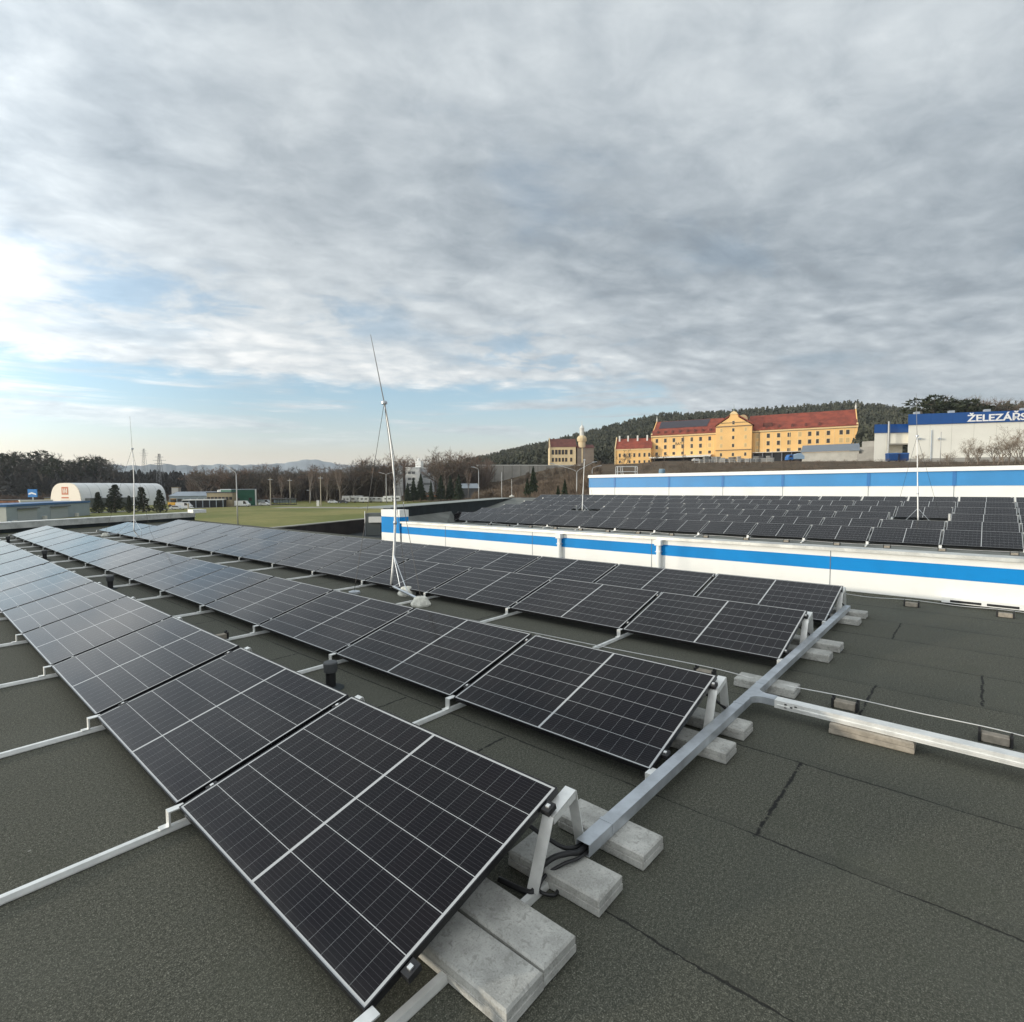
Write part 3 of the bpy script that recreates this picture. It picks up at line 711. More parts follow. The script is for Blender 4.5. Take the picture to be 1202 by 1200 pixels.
# ------------------------------------------------------------------ lightning masts
pole_m = mat('pole_paint', (.72, .72, .70), .4, .35)
dirty_conc = mat('pale_foot_concrete', (.62, .61, .54), .9, 0, .2, 14, .4, 60)
def mast(label, base, collar, top, feet, scale=1.0, guys=True, bend=0.0, extra=()):
    bx, by, bz = base
    t = thing('lightning_mast', label, 'lightning mast', base)
    L = lambda p: (p[0]-bx, p[1]-by, p[2]-bz)
    C_ = Vector(L(collar)); T_ = Vector(L(top))
    m1 = Vector((0,0,.06)); mid = m1.lerp(C_, .52)+Vector((bend*cyw, bend*syw, 0))
    P = []; 
    for k in range(13):
        s_ = k/12; P.append((m1*(1-s_)**2+2*(mid+(mid-(m1+C_)/2))*s_*(1-s_)+C_*s_*s_))
    b = MB(); b.tube(P, [.023*scale]*6+[.017*scale]*7, 10); b.build('pole', pole_m, t, smooth=True)
    r = MB(); r.tube([C_, C_.lerp(T_, .5), T_], [.010*scale, .008*scale, .005*scale], 8); r.build('air_rod', mat('dull_rod', (.22, .22, .22), .5, .5), t)
    c = MB(); c.lathe([(.03, -.03), (.055, -.02), (.055, .02), (.03, .035)], C_, 12); c.build('guy_collar', galv, t)
    for (fx, fy) in extra:
        g = MB(); g.tube([C_, (fx-bx, fy-by, .05)], .0045, 5); g.build('guy_wire', rubber, t)
        g = MB(); g.lathe([(.10, .002), (.10, .04), (.03, .06)], (fx-bx, fy-by, 0), 8); g.build('wire_anchor', galv, t)
    h = P[4]; c = MB(); c.lathe([(.03, -.03), (.036, 0), (.03, .03)], h, 12); c.build('joint_collar', galv, t)
    for (fx, fy) in feet:
        l = MB(); l.tube([(0,0,.10), (fx-bx, fy-by, .09)], .022*scale, 6); l.tube([h*.55, ((fx-bx)*.6, (fy-by)*.6, .10)], .008, 6); l.build('base_leg', galv, t)
        ft = MB(); ft.lathe([(.155, .002), (.16, .03), (.10, .125), (.08, .14), (.04, .145)], (fx-bx, fy-by, 0), 8); ft.build('concrete_foot', dirty_conc, t)
        if guys:
            g = MB(); g.tube([C_, (fx-bx, fy-by, .13)], .0045, 5); g.build('guy_wire', rubber, t)
    return t
mb = (6.084-.25, 8.013-.35, 0)
mb = tuple(floor_pt(459, 694))
cD = np.dot(np.array(mb)-CAM, FV)
mast('tall leaning lightning mast with guy wires between the second and third row', (mb[0], mb[1], 0), tuple(at(451, cD, 473)), tuple(at(435, cD*.99, 393)), [tuple(floor_pt(494, 711)[:2]), tuple(floor_pt(477.5, 698.5)[:2])], bend=.13, extra=[tuple(floor_pt(416, 697)[:2])])
m2 = floor_pt(157, 630); cD = np.dot(m2-CAM, FV)
mast('slim lightning mast standing far back on the left among the rows', (m2[0], m2[1], 0), tuple(at(155, cD, 527)), tuple(at(152.5, cD, 489)), [(m2[0]-.7, m2[1]+1.0), (m2[0]+.15, m2[1]-1.6)], scale=.8, bend=.05)

# ------------------------------------------------------------------ second building: low striped wall, sloping panel roof
def zr2(x): return -.06+.081*(x-20.5)
E0, E1 = (14.6, 19.25), (33.2, 19.25+.45*(33.2-14.6))
def building2():
    t = thing('striped_building', 'white building with a blue band behind the panel rows, its own roof full of panels', 'building', (XW, 14.45, 0))
    o = lambda x, y, z: (x-XW, y-14.45, z)
    LX = lambda x: x-XW; LY = lambda y: y-14.45
    y0 = -9.0
    w_ = MB(); w_.box(0.0, .25, LY(y0), -.92, .0, .39); w_.box(0.0, .25, LY(y0), -.92, .613, .742)
    w_.box(0.004, .25, LY(y0), -.92, ZG-.5, -.002)
    w_.build('wall', white_clad, t)
    b = MB(); b.box(-.003, .247, LY(y0), -.92, .392, .611); b.build('blue_band', blue_clad, t)
    c = MB(); c.box(-.045, .34, LY(y0), -.90, .744, .768); c.box(-.047, -.043, LY(y0), -.90, .715, .77); c.build('coping', coping_m, t)
    # panel seams, sheet ends overlap by a shadow gap
    for y in (11.51, 8.33, 5.15, 1.90, -1.35, -4.6):
        s = MB(); s.box(-.0045, -.0005, LY(y)-.005, LY(y)+.005, .004, .39); s.box(-.0075, -.0035, LY(y)-.005, LY(y)+.005, .393, .61); s.box(-.0045, -.0005, LY(y)-.005, LY(y)+.005, .614, .712); s.build('sheet_seam', seam_m, t)
    # corner pier
    p = MB(); p.box(-.05, .30, -.90, .05, -.2, .39); p.build('pier', white_clad, t)
    p = MB(); p.box(-.05, .30, -.90, .05, .392, .905); p.build('pier_band', blue_clad, t)
    p = MB(); p.box(-.055, .305, -.905, .055, .907, 1.13); p.build('pier_cap', white_clad, t)
    # downpipes
    for y in (7.46, 4.96):
        d = MB(); d.lathe([(.05, .03), (.05, .60)], (-.075, LY(y), 0), 14); d.build('downpipe', white_clad, t, smooth=False)
        h = MB(); h.box(-.14, -.006, LY(y)-.07, LY(y)+.07, .60, .715); h.build('hopper', white_clad, t, bevel=.006)
        h = MB()
        for z in (.12, .46): h.box(-.128, -.006, LY(y)-.054, LY(y)+.054, z, z+.02)
        h.build('pipe_bracket', galv, t)
    # louvre near the right edge
    l = MB(); l.xprism([(-.10, .045), (-.004, .045), (-.004, .19), (-.012, .19), (-.10, .125)], LY(-1.0), LY(.42), 'y')
    l.build('louvre_hood', white_clad, t)
    l = MB()
    for (a, b_) in ((.32, -.03), (-.09, -.43)): l.box(-.103, -.1005, LY(b_), LY(a), .058, .092)
    l.build('louvre_slot', dark_m, t)
    # felt kerb at the foot of the wall
    k = MB(); k.xprism([(-.10, .002), (-.006, .002), (-.006, .05)], LY(y0), -.92, 'y'); k.build('felt_kerb', felt, t)
    # roof sheet, rising away from us
    r = MB(); pl = [(XW+.25, y0), (34, y0), E1, E0, (XW+.25, 14.4)]
    r.prism([(LX(x), LY(y)) for x, y in pl], [zr2(x)-.25 for x, y in pl], [zr2(x) for x, y in pl]); r.build('roof', felt2, t)
    # raised felt wedge at the oblique end
    a0, a1 = (E0[0]+.2, E0[1]-.05), (E0[0]+6.3, E0[1]+.45*6.1-.05)
    n = Vector((.45, -1)).normalized()
    b0 = (a0[0]+n.x*2.2, a0[1]+n.y*2.2); b1 = (a1[0]+n.x*.3, a1[1]+n.y*.3)
    wd = MB(); wd.poly([o(*b0, zr2(b0[0])+.02), o(*b1, zr2(b1[0])+.02), o(*a1, .50), o(*a0, .48)]); wd.build('felt_wedge', felt2, t)
    # oblique parapet
    nx, ny = -n.x, -n.y
    q = MB(); P4 = [E0, E1, (E1[0]+nx*.3, E1[1]+ny*.3), (E0[0]+nx*.3, E0[1]+ny*.3)]
    q.prism([(LX(x), LY(y)) for x, y in P4], -1.2, [.93, .93, .93, .93]); q.build('parapet', dark_felt, t)
    P4 = [(E0[0]-nx*.05, E0[1]-ny*.05), (E1[0]-nx*.05, E1[1]-ny*.05), (E1[0]+nx*1.6, E1[1]+ny*1.6), (E0[0]+nx*1.6, E0[1]+ny*1.6)]
    q = MB(); q.prism([(LX(x), LY(y)) for x, y in P4], .932, .96); q.build('parapet_coping', coping_grey, t)
    # chamfered side wall
    sdx, sdy = E0[0]-XW, E0[1]-14.45; L_ = math.hypot(sdx, sdy); mx_, my_ = sdy/L_, -sdx/L_
    P4 = [(0.25, -.05), (sdx+mx_*.0, sdy), (sdx+mx_*.25, sdy+my_*.25), (.25+mx_*.2, -.05+my_*.2)]
    q = MB(); q.prism([P4[0], P4[3], P4[2], P4[1]], ZG-.5, .74); q.build('side_wall', grey_clad, t)
    q = MB(); q.prism([(LX(x), LY(y)) for x, y in [(XW+.3, y0+.1), (33.9, y0+.1), (E1[0]-.1, E1[1]-.1), (E0[0], E0[1]-.1), (XW+.3, 14.3)]], ZG-.5, -1.3); q.build('lower_wall', grey_clad, t)
felt2 = mat('grey_roof_felt', (.15, .155, .14), .9, 0, .22, 1.1, .4, 80)
coping_grey = mat('grey_felt_coping', (.27, .29, .27), .7, .0, .12, 1.5)
building2()
T2 = TILT+.081; WX2 = 1.134*math.cos(T2)
G2 = ['first row on the far roof', 'second row on the far roof', 'third row on the far roof', 'fourth row on the far roof', 'fifth row on the far roof', 'last row on the far roof']
cnt = [14, 14, 14, 14, 14, 15]
ry = [0, 0, -.03, -.06, -.08, -.1]
rail2 = None
NUM = ['first', 'second', 'third', 'fourth', 'fifth', 'sixth', 'seventh', 'eighth', 'ninth', 'tenth', 'eleventh', 'twelfth', 'thirteenth', 'fourteenth', 'fifteenth']
for k in range(6):
    X0 = 20.5+2.01*k
    for i in range(cnt[k]):
        if k == 2 and i in (2, 10): continue
        y = .905-2*1.7657+i*1.7657+ry[k]
        o = place_panel(X0, y, zr2(X0)+.12+rng.normal(0, .0015), T2+rng.normal(0, .0025), 'dark solar panel, %s from the right in the %s' % (NUM[i], G2[k]), 'panels of the '+G2[k].split(' on')[0]+' on the far roof')
def make_rail2():
    t = thing('mounting_rail', 'x', 'mounting rail')
    X0 = 20.1; r = MB(); L_ = 12.2
    r.xprism([(-.022, .004), (.022, .004), (.022, .03), (-.022, .03)], 0, L_); r.build('rail', alu_white, t)
    for k in range(6):
        a = .4+2.01*k
        p = MB(); p.box(a-.06, a-.03, -.035, .035, .031, .115); p.box(a-.10, a-.0605, -.035, .035, .031, .06); p.build('foot_bracket', alu_white, t)
        h = a+1.134*math.cos(TILT)
        l = MB(); l.box(h-.02, h+.035, -.03, .03, .031, .40); l.build('rear_leg', alu_white, t)
    return t
r2 = make_rail2()
for i in range(15):
    o = r2 if i == 0 else dup(r2)
    o.location = (20.1, .905-2*1.7657+i*1.7657-PG/2, zr2(20.1)); o.rotation_euler = (0, -math.atan(.081), 0)
    tag(o, 'pale mounting rail under the far roof panels, %s from the right' % NUM[i], 'mounting rail', 'mounting rails on the far roof')
for i in range(17):
    y = -3.3+i*1.35+rng.uniform(-.1, .1)
    holder(20.02, y, zr2(20.02)+.02, 'small block holder on the far roof edge, %s from the right' % (NUM+['sixteenth', 'seventeenth'])[i])
cable('conductor_wire', [(20.02, -5+i*1.35, zr2(20.02)+.09+.02*(i % 2)) for i in range(19)], .006, 'thin pale conductor wire along the edge of the far roof', wire_m, 'wire')
# masts on that roof
def z2(x): return zr2(x)
q = (24.95, 1.72, z2(24.95)); dD = np.dot(np.array(q)-CAM, FV)
mast('slim lightning mast on the far roof at the right, in the gap of one panel', q, tuple(at(1076.5, dD, 512)), tuple(at(1075.5, dD, 462)), [(q[0]+.2, q[1]+.75), (q[0]+.2, q[1]-.65)])
q = (24.95, 16.0, z2(24.95)); dD = np.dot(np.array(q)-CAM, FV)
mast('slim lightning mast on the far roof at the left, in the gap of one panel', q, tuple(at(686, dD, 540)), tuple(at(685, dD, 500)), [(q[0]+.2, q[1]+.8), (q[0]+.2, q[1]-.75)])
def air_rod(x, y, z, h, label):
    t = thing('air_rod', label, 'lightning rod', (x, y, z))
    b = MB(); b.tube([(0,0,.05), (0,0,h)], .012, 6); b.build('rod', pole_m, t)
    c = MB(); c.lathe([(.2, 0), (.2, .04), (.06, .10), (.02, .16)], seg=12); c.build('concrete_foot', dirty_conc, t)
q = floor_pt(474, 606, -.2); air_rod(q[0], q[1], -.2, 1.0, 'short air rod on a conical foot near the corner of the far roof')
q = (E1[0]-2.2, E1[1]-1.6); air_rod(q[0], q[1], z2(q[0])+.3, 1.3, 'short air rod at the far end of the far roof')

# ------------------------------------------------------------------ third building: upper blue band
def building3():
    X3 = 33.6
    t = thing('blue_band_building', 'taller white building with a broad light blue band behind the far panel roof', 'building', (X3, 20.95, 0))
    L = lambda y: y-20.95; y0 = -14
    blue3 = mat('light_blue_band', (.035, .24, .53), .5, 0, .06, .6)
    d = MB(); d.box(0, .3, L(y0), 0, ZG-.5, 1.73); d.build('wall', white_clad, t)
    d = MB(); d.box(-.02, .28, L(y0), 0.02, 1.733, 2.42); d.build('blue_band', blue3, t)
    d = MB(); d.box(-.10, .5, L(y0), .06, 2.423, 2.62); d.build('roof_edge', mat('white_flashing', (.82, .82, .79), .5), t)
    for y in (18.9, 15.0, 11.63, 8.36, 4.38, 1.04, -2.4):
        s = MB(); s.box(-.006, -.001, L(y)-.012, L(y)+.012, .2, 1.732); s.build('sheet_seam', seam_m, t)
        s = MB(); s.box(-.040, -.021, L(y)-.07, L(y)+.07, 1.735, 2.41); s.build('band_joint', mat('band_joint_blue', (.02, .16, .42), .5), t)
    r = MB(); r.box(.5, 26, L(y0), 0, 2.30, 2.50); r.build('roof', felt2, t)
    r = MB(); r.box(.31, 25.8, L(y0)+.1, -.1, ZG-.5, 2.29); r.build('rear_wall', white_clad, t)
    r = MB(); r.box(.31, 25.8, -.095, .012, ZG-.5, 2.42); r.build('end_wall', grey_clad, t)
building3()
# roof access guard frame and barrel on it
def guard():
    D = 39.5
    a = at(725, D, 553); b = at(748, D, 551)
    t = thing('guard_rail', 'white tubular guard rail frame standing on the upper roof edge', 'guard rail', (a[0], a[1], 2.5))
    e = np.array([b[0]-a[0], b[1]-a[1]]); w_ = np.linalg.norm(e); t.rotation_euler = (0, 0, math.atan2(e[1], e[0]))
    m = MB(); h = .74
    for yy in (0, .55):
        for x in (0, w_): m.tube([(x, yy, 0), (x, yy, h)], .022, 6)
        for z in (h, h*.5, .05): m.tube([(0, yy, z), (w_, yy, z)], .022, 6)
        m.tube([(w_*.3, yy, 0), (w_*.22, yy, h)], .02, 6)
    for x in (0, w_): m.tube([(x, 0, h), (x, .55, h)], .022, 6)
    m.build('tube_frame', pole_m, t)
    b_ = MB()
    for x in (0, w_): b_.box(x-.12, x+.12, -.1, .65, -.0, .06)
    b_.build('base_plate', galv, t)
guard()
a = at(777, 37.6, 552)
t = thing('barrel', 'blue-grey plastic barrel standing on the upper roof', 'barrel', (a[0], a[1], 2.5))
b = MB(); b.lathe([(.19, 0), (.21, .04), (.215, .18), (.205, .2), (.215, .22), (.21, .40), (.18, .46)], seg=18); b.build('body', mat('barrel_blue', (.13, .22, .30), .5), t)
b = MB(); b.lathe([(.185, .461), (.185, .49), (.05, .495)], seg=18); b.build('lid', mat('barrel_lid', (.35, .40, .42), .5), t)

# ------------------------------------------------------------------ low dark annex left of the striped wall
def annex():
    t = thing('annex', 'low annex with a dark parapet in front of the grass field', 'building', (12.0, 15, 0))
    o = lambda p: (p[0]-12.0, p[1]-15)
    a, b = (13.2, 35.8), (37.2, 44.8)
    P = [(12.0, 15.4), (15.2, 22.0), (36.5, 31.6), b, a, (12.0, 35.4)]
    r = MB(); r.prism([o(p) for p in P], ZG-.5, -2.2); r.build('roof', dark_felt, t)
    d = np.array([b[0]-a[0], b[1]-a[1]]); d = d/np.linalg.norm(d); n = np.array([-d[1], d[0]])
    def off(p, k): return (p[0]+n[0]*k-12, p[1]+n[1]*k-15)
    q = MB(); q.prism([off(a, .02), off(b, .02), off(b, .32), off(a, .32)], ZG-.5, -1.05)
    brown = mat('dark_brown_wall', (.030, .024, .022), .85, 0, .35, .8); q.build('parapet', brown, t)
    q = MB(); q.prism([off(a, -.03), off(b, -.03), off(b, .55), off(a, .55)], -1.048, -.98); q.build('coping', mat('pale_stone_coping', (.34, .33, .28), .85, 0, .1, 1), t)
    # stair head at the right
    c = at(433, 46, 610)
    x0, y0 = c[0]-12, c[1]-15
    R_ = Matrix.Translation((x0, y0, 0)) @ Matrix.Rotation(math.atan2(syw, cyw), 4, 'Z')
    h = MB(); h.box(-.3, .95, 0, 1.5, -2.19, -.35, 0, R_); h.build('stair_head', mat('grey_green_hut', (.10, .11, .105), .8), t)
    h = MB(); h.box(.05, 1.72, -.35, -.01, -1.10, -.62, 0, R_); h.build('canopy', stone_white, t)
    h = MB(); h.tube([tuple(R_ @ Vector(p)) for p in ((1.55, -.2, -1.1), (1.80, -.2, -1.35), (1.80, -.2, -2.9))], .07, 8); h.build('downpipe', mat('cream_pipe', (.62, .57, .47), .6), t)
    h = MB(); h.tube([tuple(R_ @ Vector((-.32, -.05, -2.2))), tuple(R_ @ Vector((-.32, -.05, -.15)))], .03, 6); h.build('post', galv, t)
annex()

# ------------------------------------------------------------------ helper frame for distant facades
class Fr:
    """vertical facade running from (u0,D0) to (u1,D1); local x along it, local y away from us"""
    def __init__(s, u0, D0, u1, D1, v0):
        s.p0 = at(u0, D0, v0); s.p1 = at(u1, D1, v0); s.z0 = float(s.p0[2])
        e = s.p1[:2]-s.p0[:2]; s.L = float(np.linalg.norm(e)); s.e = e/s.L; s.n = np.array([-s.e[1], s.e[0]])
        s.ang = math.atan2(s.e[1], s.e[0])
    def hit(s, u, v, back=0.0):
        d = ray(u, v); o = s.p0[:2]+s.n*back
        t = (np.dot(o, s.n)-np.dot(CAM[:2], s.n))/np.dot(d[:2], s.n)
        p = CAM+d*t; return float(np.dot(p[:2]-s.p0[:2], s.e)), float(p[2]-s.z0)
    def thing(s, name, label, cat, group=None): return thing(name, label, cat, (float(s.p0[0]), float(s.p0[1]), s.z0), s.ang, group)

yellow = mat('warm_yellow_render', (.80, .50, .20), .85, 0, .05, .15, dirt=.05)
yellow2 = mat('pale_yellow_trim', (.78, .59, .32), .8)
redroof = mat('red_tile_roof', (.235, .052, .030), .8, 0, .22, .35, dirt=.25)
redroof2 = mat('brown_red_roof', (.13, .045, .035), .85, 0, .2, .4)
winm = mat('dark_window', (.035, .028, .024), .3)
winfr = mat('window_frame_brown', (.20, .14, .09), .7)
blind = mat('blind_niche', (.56, .40, .19), .8)
def window(par, x, z, w_, h, y=0.0, m=winm):
    b = MB(); b.box(x-w_/2-.14, x+w_/2+.14, y-.05, y-.002, z-.12, z+h+.18); o = b.build('window', yellow2, par)
    g = MB(); g.box(x-w_/2, x+w_/2, y-.075, y-.052, z, z+h); g.build('pane', m, o)
    return o

def granary():
    F = Fr(765, 290, 1005, 245, 541.5)
    t = F.thing('yellow_granary', 'long yellow mill building with red tiled roof and a gabled centre block', 'building')
    L = F.L; W_ = 22.0; sink = -6
    ev = 13.6; rg = 21.8
    s0, _ = F.hit(841, 520); s1, _ = F.hit(883, 520)
    w_ = MB(); w_.box(0, s0-.01, 0, W_, sink, ev); w_.box(s1+.01, L, 0, W_, sink, ev); w_.build('wall', yellow, t)
    # roofs
    for a, b_ in ((-.3, s0+2), (s1-2, L+.1)):
        r = MB(); r.xprism([(-.8, ev-.25), (W_+.8, ev-.25), (W_+.8, ev+.1), (W_/2, rg), (-.8, ev+.1)], a, b_); o = r.build('roof', redroof, t)
    # eaves cornice
    for a, b_ in ((-.1, s0-.02), (s1+.02, L-.02)):
        c = MB(); c.box(a, b_, -.45, -.01, ev-1.0, ev-.26); c.build('cornice', yellow2, t)
        c = MB(); c.box(a, b_, -.10, -.005, ev-1.25, ev-1.02); c.build('string_course', winfr, t)
    # solar field on the left roof
    sl_ = MB(); n = Vector((0, -(rg-ev-.1), W_/2+.8)).normalized()
    def rp(x, f, off=.12):  # point on the roof slope
        y = -.8+(W_/2+.8)*f; z = ev+.1+(rg-ev-.1)*f; return (x, y-abs(n.y)*off, z+abs(n.z)*off)
    xa, _ = F.hit(782, 500); xb, _ = F.hit(838, 500)
    sl_.poly([rp(2.5, .45), rp(xb-4, .45), rp(xb-3, .97), rp(2.5, .97)]); sl_.poly([rp(2.5, .45, .02), rp(2.5, .97, .02), rp(xb-3, .97, .02), rp(xb-4, .45, .02)])
    sl_.build('roof_solar_field', mat('slate_blue_panels', (.045, .040, .050), .5), t)
    # end gables with stepped parapet and spikes
    for x in (0, L):
        g = MB(); g.xprism([(-.2, sink), (W_+.2, sink), (W_+.2, ev+.3), (W_/2, rg+.45), (-.2, ev+.3)], x-.2, x+.2); g.build('gable_wall', yellow, t)
        g = MB(); g.lathe([(.35, 0), (.35, .9), (.5, 1.0), (.2, 1.6), (.06, 3.0)], (x, W_/2, rg+.3), 8); g.build('finial', stone_white, t)
        g = MB(); g.box(x-.35, x+.35, -.6, -.21, ev-1, ev+1.0); g.build('corner_pinnacle', yellow2, t)
    # central gabled block
    c0, c1 = s0, s1; cm = (c0+c1)/2; pr = -3.2
    _, cev = F.hit(841, 506.5); cev = 16.0; cap = 21.6
    b = MB(); b.xprism([(c0, sink), (c1, sink), (c1, cev), (cm+2.2, cap-1.6), (cm+1.6, cap), (cm-1.6, cap), (cm-2.2, cap-1.6), (c0, cev)], pr, W_*.6, 'y'); b.build('centre_block', yellow, t)
    for sgn, xe in ((-1, c0-.5), (1, c1+.5)):
        r = MB(); P = [(xe, cev+.1), (cm+sgn*2.0, cap-.9), (cm+sgn*2.0, cap-.3), (xe, cev+.7)]
        r.xprism(P, pr-.35, W_*.6+.2, 'y'); r.build('gable_coping', redroof, t)
    r = MB(); r.xprism([(cm-1.9, cap+.01), (cm+1.9, cap+.01), (cm+1.0, cap+1.1), (cm, cap+1.5), (cm-1.0, cap+1.1)], pr-.3, W_*.5, 'y'); r.build('gable_top', yellow2, t)
    r = MB(); r.lathe([(.3, 0), (.3, .8), (.5, 1.0), (.12, 1.5), (.06, 3.4)], (cm, pr, cap+1.4), 8); r.build('centre_finial', mat('green_copper', (.25, .30, .28), .7), t)
    c = MB(); c.box(c0, c1, pr-.3, pr-.01, cev-.4, cev+.05); c.box(c0, c1, pr-.25, pr-.01, 4.0, 4.4); c.box(c0+.4, c1-.4, pr-.2, pr-.01, cev+1.4, cev+1.7); c.build('string_course', winfr, t)
    # dome behind the gable
    ar = [(c1-5.0+2.1*math.cos(q), rg-1.6+2.1*math.sin(q)) for q in np.linspace(0, math.pi, 11)]
    d = MB(); d.xprism([(c1-7.1, rg-4)]+[(c1-2.9, rg-4)]+ar, W_*.32, W_*.45, 'y'); d.build('arched_dormer', yellow2, t)
    ar2 = [(c1-5.0+2.4*math.cos(q), rg-1.6+2.4*math.sin(q)) for q in np.linspace(0, math.pi, 11)]
    d = MB(); d.xprism([(c1-7.4, rg-3)]+[(c1-2.6, rg-3)]+ar2, W_*.453, W_*.55, 'y'); d.build('dormer_roof', redroof, t)
    # slim pilasters in pale trim
    xs = [.5, s0*.51]+[s1+1.2, s1+2.6]
    for x in list(np.linspace(1.2, s0-1.2, 9)):
        p = MB(); p.box(x-.09, x+.09, -.09, -.004, .5, ev-1.3); p.build('pilaster', yellow2, t)
    for x in list(np.linspace(s1+1.5, L-1.5, 12)):
        p = MB(); p.box(x-.09, x+.09, -.09, -.004, .5, ev-1.3); p.build('pilaster', yellow2, t)
    x = s0*.50; d = MB(); d.box(x-.14, x+.14, -.22, -.095, .3, ev-.3); d.build('downpipe', winfr, t)
    x = s1+3.0; d = MB(); d.box(x-.14, x+.14, -.22, -.095, .3, ev-.3); d.build('downpipe', winfr, t)
    # windows
    rows = [(517.0, .0), (524.5, 0), (532, 0)]
    for u in (771, 781, 791, 801.4, 811.8, 822.3, 833):
        x, _ = F.hit(u, 520)
        for zi, z in enumerate((9.6, 6.2, 3.0)):
            m_ = blind if (u > 830 and zi == 1) else winm
            window(t, x, z, 1.3, 2.0 if zi < 2 else 1.5, m=m_)
    for i, u in enumerate((889.7, 901.7, 913.7, 926, 938.6, 950.2, 959.2, 972, 987, 994.8)):
        x, _ = F.hit(u, 520)
        for zi, z in enumerate((9.6, 6.0, 2.9)):
            if zi == 2 and i > 4: continue
            window(t, x, z, 1.3, 2.0 if zi < 2 else 1.4, m=blind if (i in (0,) or (i == 4 and zi == 0) or (i > 7 and zi == 1)) else winm)
    for i, u in enumerate((846.5, 860.5, 875)):
        x, _ = F.hit(u, 520, pr)
        for zi, z in enumerate((16.7, 13.2, 9.5, 5.6, 1.2)):
            if zi == 0 and i != 1: continue
            window(t, x, z, 1.0 if i == 1 else .9, 1.6, pr, winm if (i == 1 or zi == 4) else blind)
    # small roof dormers
    for x in list(np.linspace(3, s0-3, 8))+list(np.linspace(s1+6, s1+28, 5)):
        y = -.8+(W_/2+.8)*.10; z = ev+.1+(rg-ev-.1)*.10
        d = MB(); d.xprism([(x-.45, z-.2), (x+.45, z-.2), (x+.45, z+.9), (x, z+1.4), (x-.45, z+.9)], y-.4, y+1.8, 'y'); d.build('dormer', redroof2, t)
    x = s1+6.5; d = MB(); d.box(x-2, x+2, 1.2, 4, ev+1, ev+3.4); d.build('dormer', redroof2, t)
    # loading canopy left and dark dock right
    c = MB(); c.poly([(0, -5.5, 1.55), (s0-2, -5.5, 1.75), (s0-2, -.05, 2.6), (0, -.05, 2.2)]); c.poly([(0, -5.5, 1.3), (0, -.05, 1.95), (s0-2, -.05, 2.35), (s0-2, -5.5, 1.5)])
    c.box(0, s0-2, -5.56, -5.5, 1.25, 1.8); c.build('canopy', stone_white, t)
    c = MB(); c.box(.5, s0-1, -.4, -.1, -2, 1.2); c.build('dock_and_canopy_shade', dark_m, t)  # dark slab painted in for the shadow beneath the canopy
    xd, _ = F.hit(941, 530)
    c = MB(); c.box(s1+.3, xd, -.5, -.1, -2, 2.4); c.build('dock_and_canopy_shade', dark_m, t)
    for x in np.linspace(s1+.6, xd, 6):
        c = MB(); c.box(x-.22, x+.22, -1.2, -.55, -2, 2.5); c.build('dock_column', mat('slate_column', (.16, .16, .18), .7), t)
    c = MB(); c.box(s1+.3, xd, -1.6, -.52, 2.5, 2.75); c.build('dock_roof', stone_white, t)
    # faded dark letters of an old sign
    tx = sign_text('BAT', 1.9, F, 792.5, 522.6, -.10, mat('faded_letter', (.10, .08, .06), .7)); tx.parent = t
    tx.name = 'wall_lettering'
    return t
def sign_text(body, size, F, u, v, y, m, ext=.03, bold=0.0, sx=1.0):
    cu = bpy.data.curves.new('t', 'FONT'); cu.body = body; cu.size = size; cu.extrude = ext; cu.offset = bold
    ob = bpy.data.objects.new('t', cu); COL.objects.link(ob)
    bpy.context.view_layer.update()
    me = bpy.data.meshes.new_from_object(ob.evaluated_get(bpy.context.evaluated_depsgraph_get()))
    bpy.data.objects.remove(ob)
    x, z = F.hit(u, v)
    for vv in me.vertices:
        c = vv.co.copy(); vv.co = (x+c.x*sx, y-c.z, z+c.y)
    me.materials.clear(); me.materials.append(m)
    o = bpy.data.objects.new('sign_lettering', me); COL.objects.link(o); return o
granary()

def simple_block(F, t, depth, h, wallm, roofm=None, sink=-3, gable=None, name='wall', x0=0, x1=None, over=.4):
    x1 = F.L if x1 is None else x1
    w_ = MB(); w_.box(x0, x1, 0, depth, sink, h); w_.build(name, wallm, t)
    if gable is not None:
        r = MB(); r.xprism([(-over, h+.01), (depth+over, h+.01), (depth/2, h+gable)], x0-over, x1+over); r.build('roof', roofm, t)
    elif roofm:
        r = MB(); r.box(x0-.15, x1+.15, -.15, depth+.15, h+.01, h+.35); r.build('roof', roofm, t)

# left wing of the granary, a house of its own
F = Fr(722.5, 292, 764, 286, 545)
t = F.thing('yellow_house', 'lower yellow house with red roof left of the long mill building', 'house')
simple_block(F, t, 14, 8.0, yellow, redroof, gable=6.0)
for u in (727.5, 733, 739, 744.5, 750.5, 756.5, 762):
    x, _ = F.hit(u, 535); window(t, x, 3.6, 1.0, 2.0)
    if u != 733: window(t, x, .4, .9, 1.4)
for x in (1.5, 6, 11, 16):
    d = MB(); d.box(x-.4, x+.4, 5.0, 6.0, 12, 15.4); d.build('chimney', stone_white, t)
g = MB(); g.xprism([(-.5, -3), (14.5, -3), (14.5, 8.4), (7, 15), (-.5, 8.4)], -.45, -.02); g.build('gable_wall', yellow2, t)
c = MB(); c.box(0, F.L, -.25, -.01, 7.3, 7.9); c.build('cornice', yellow2, t)

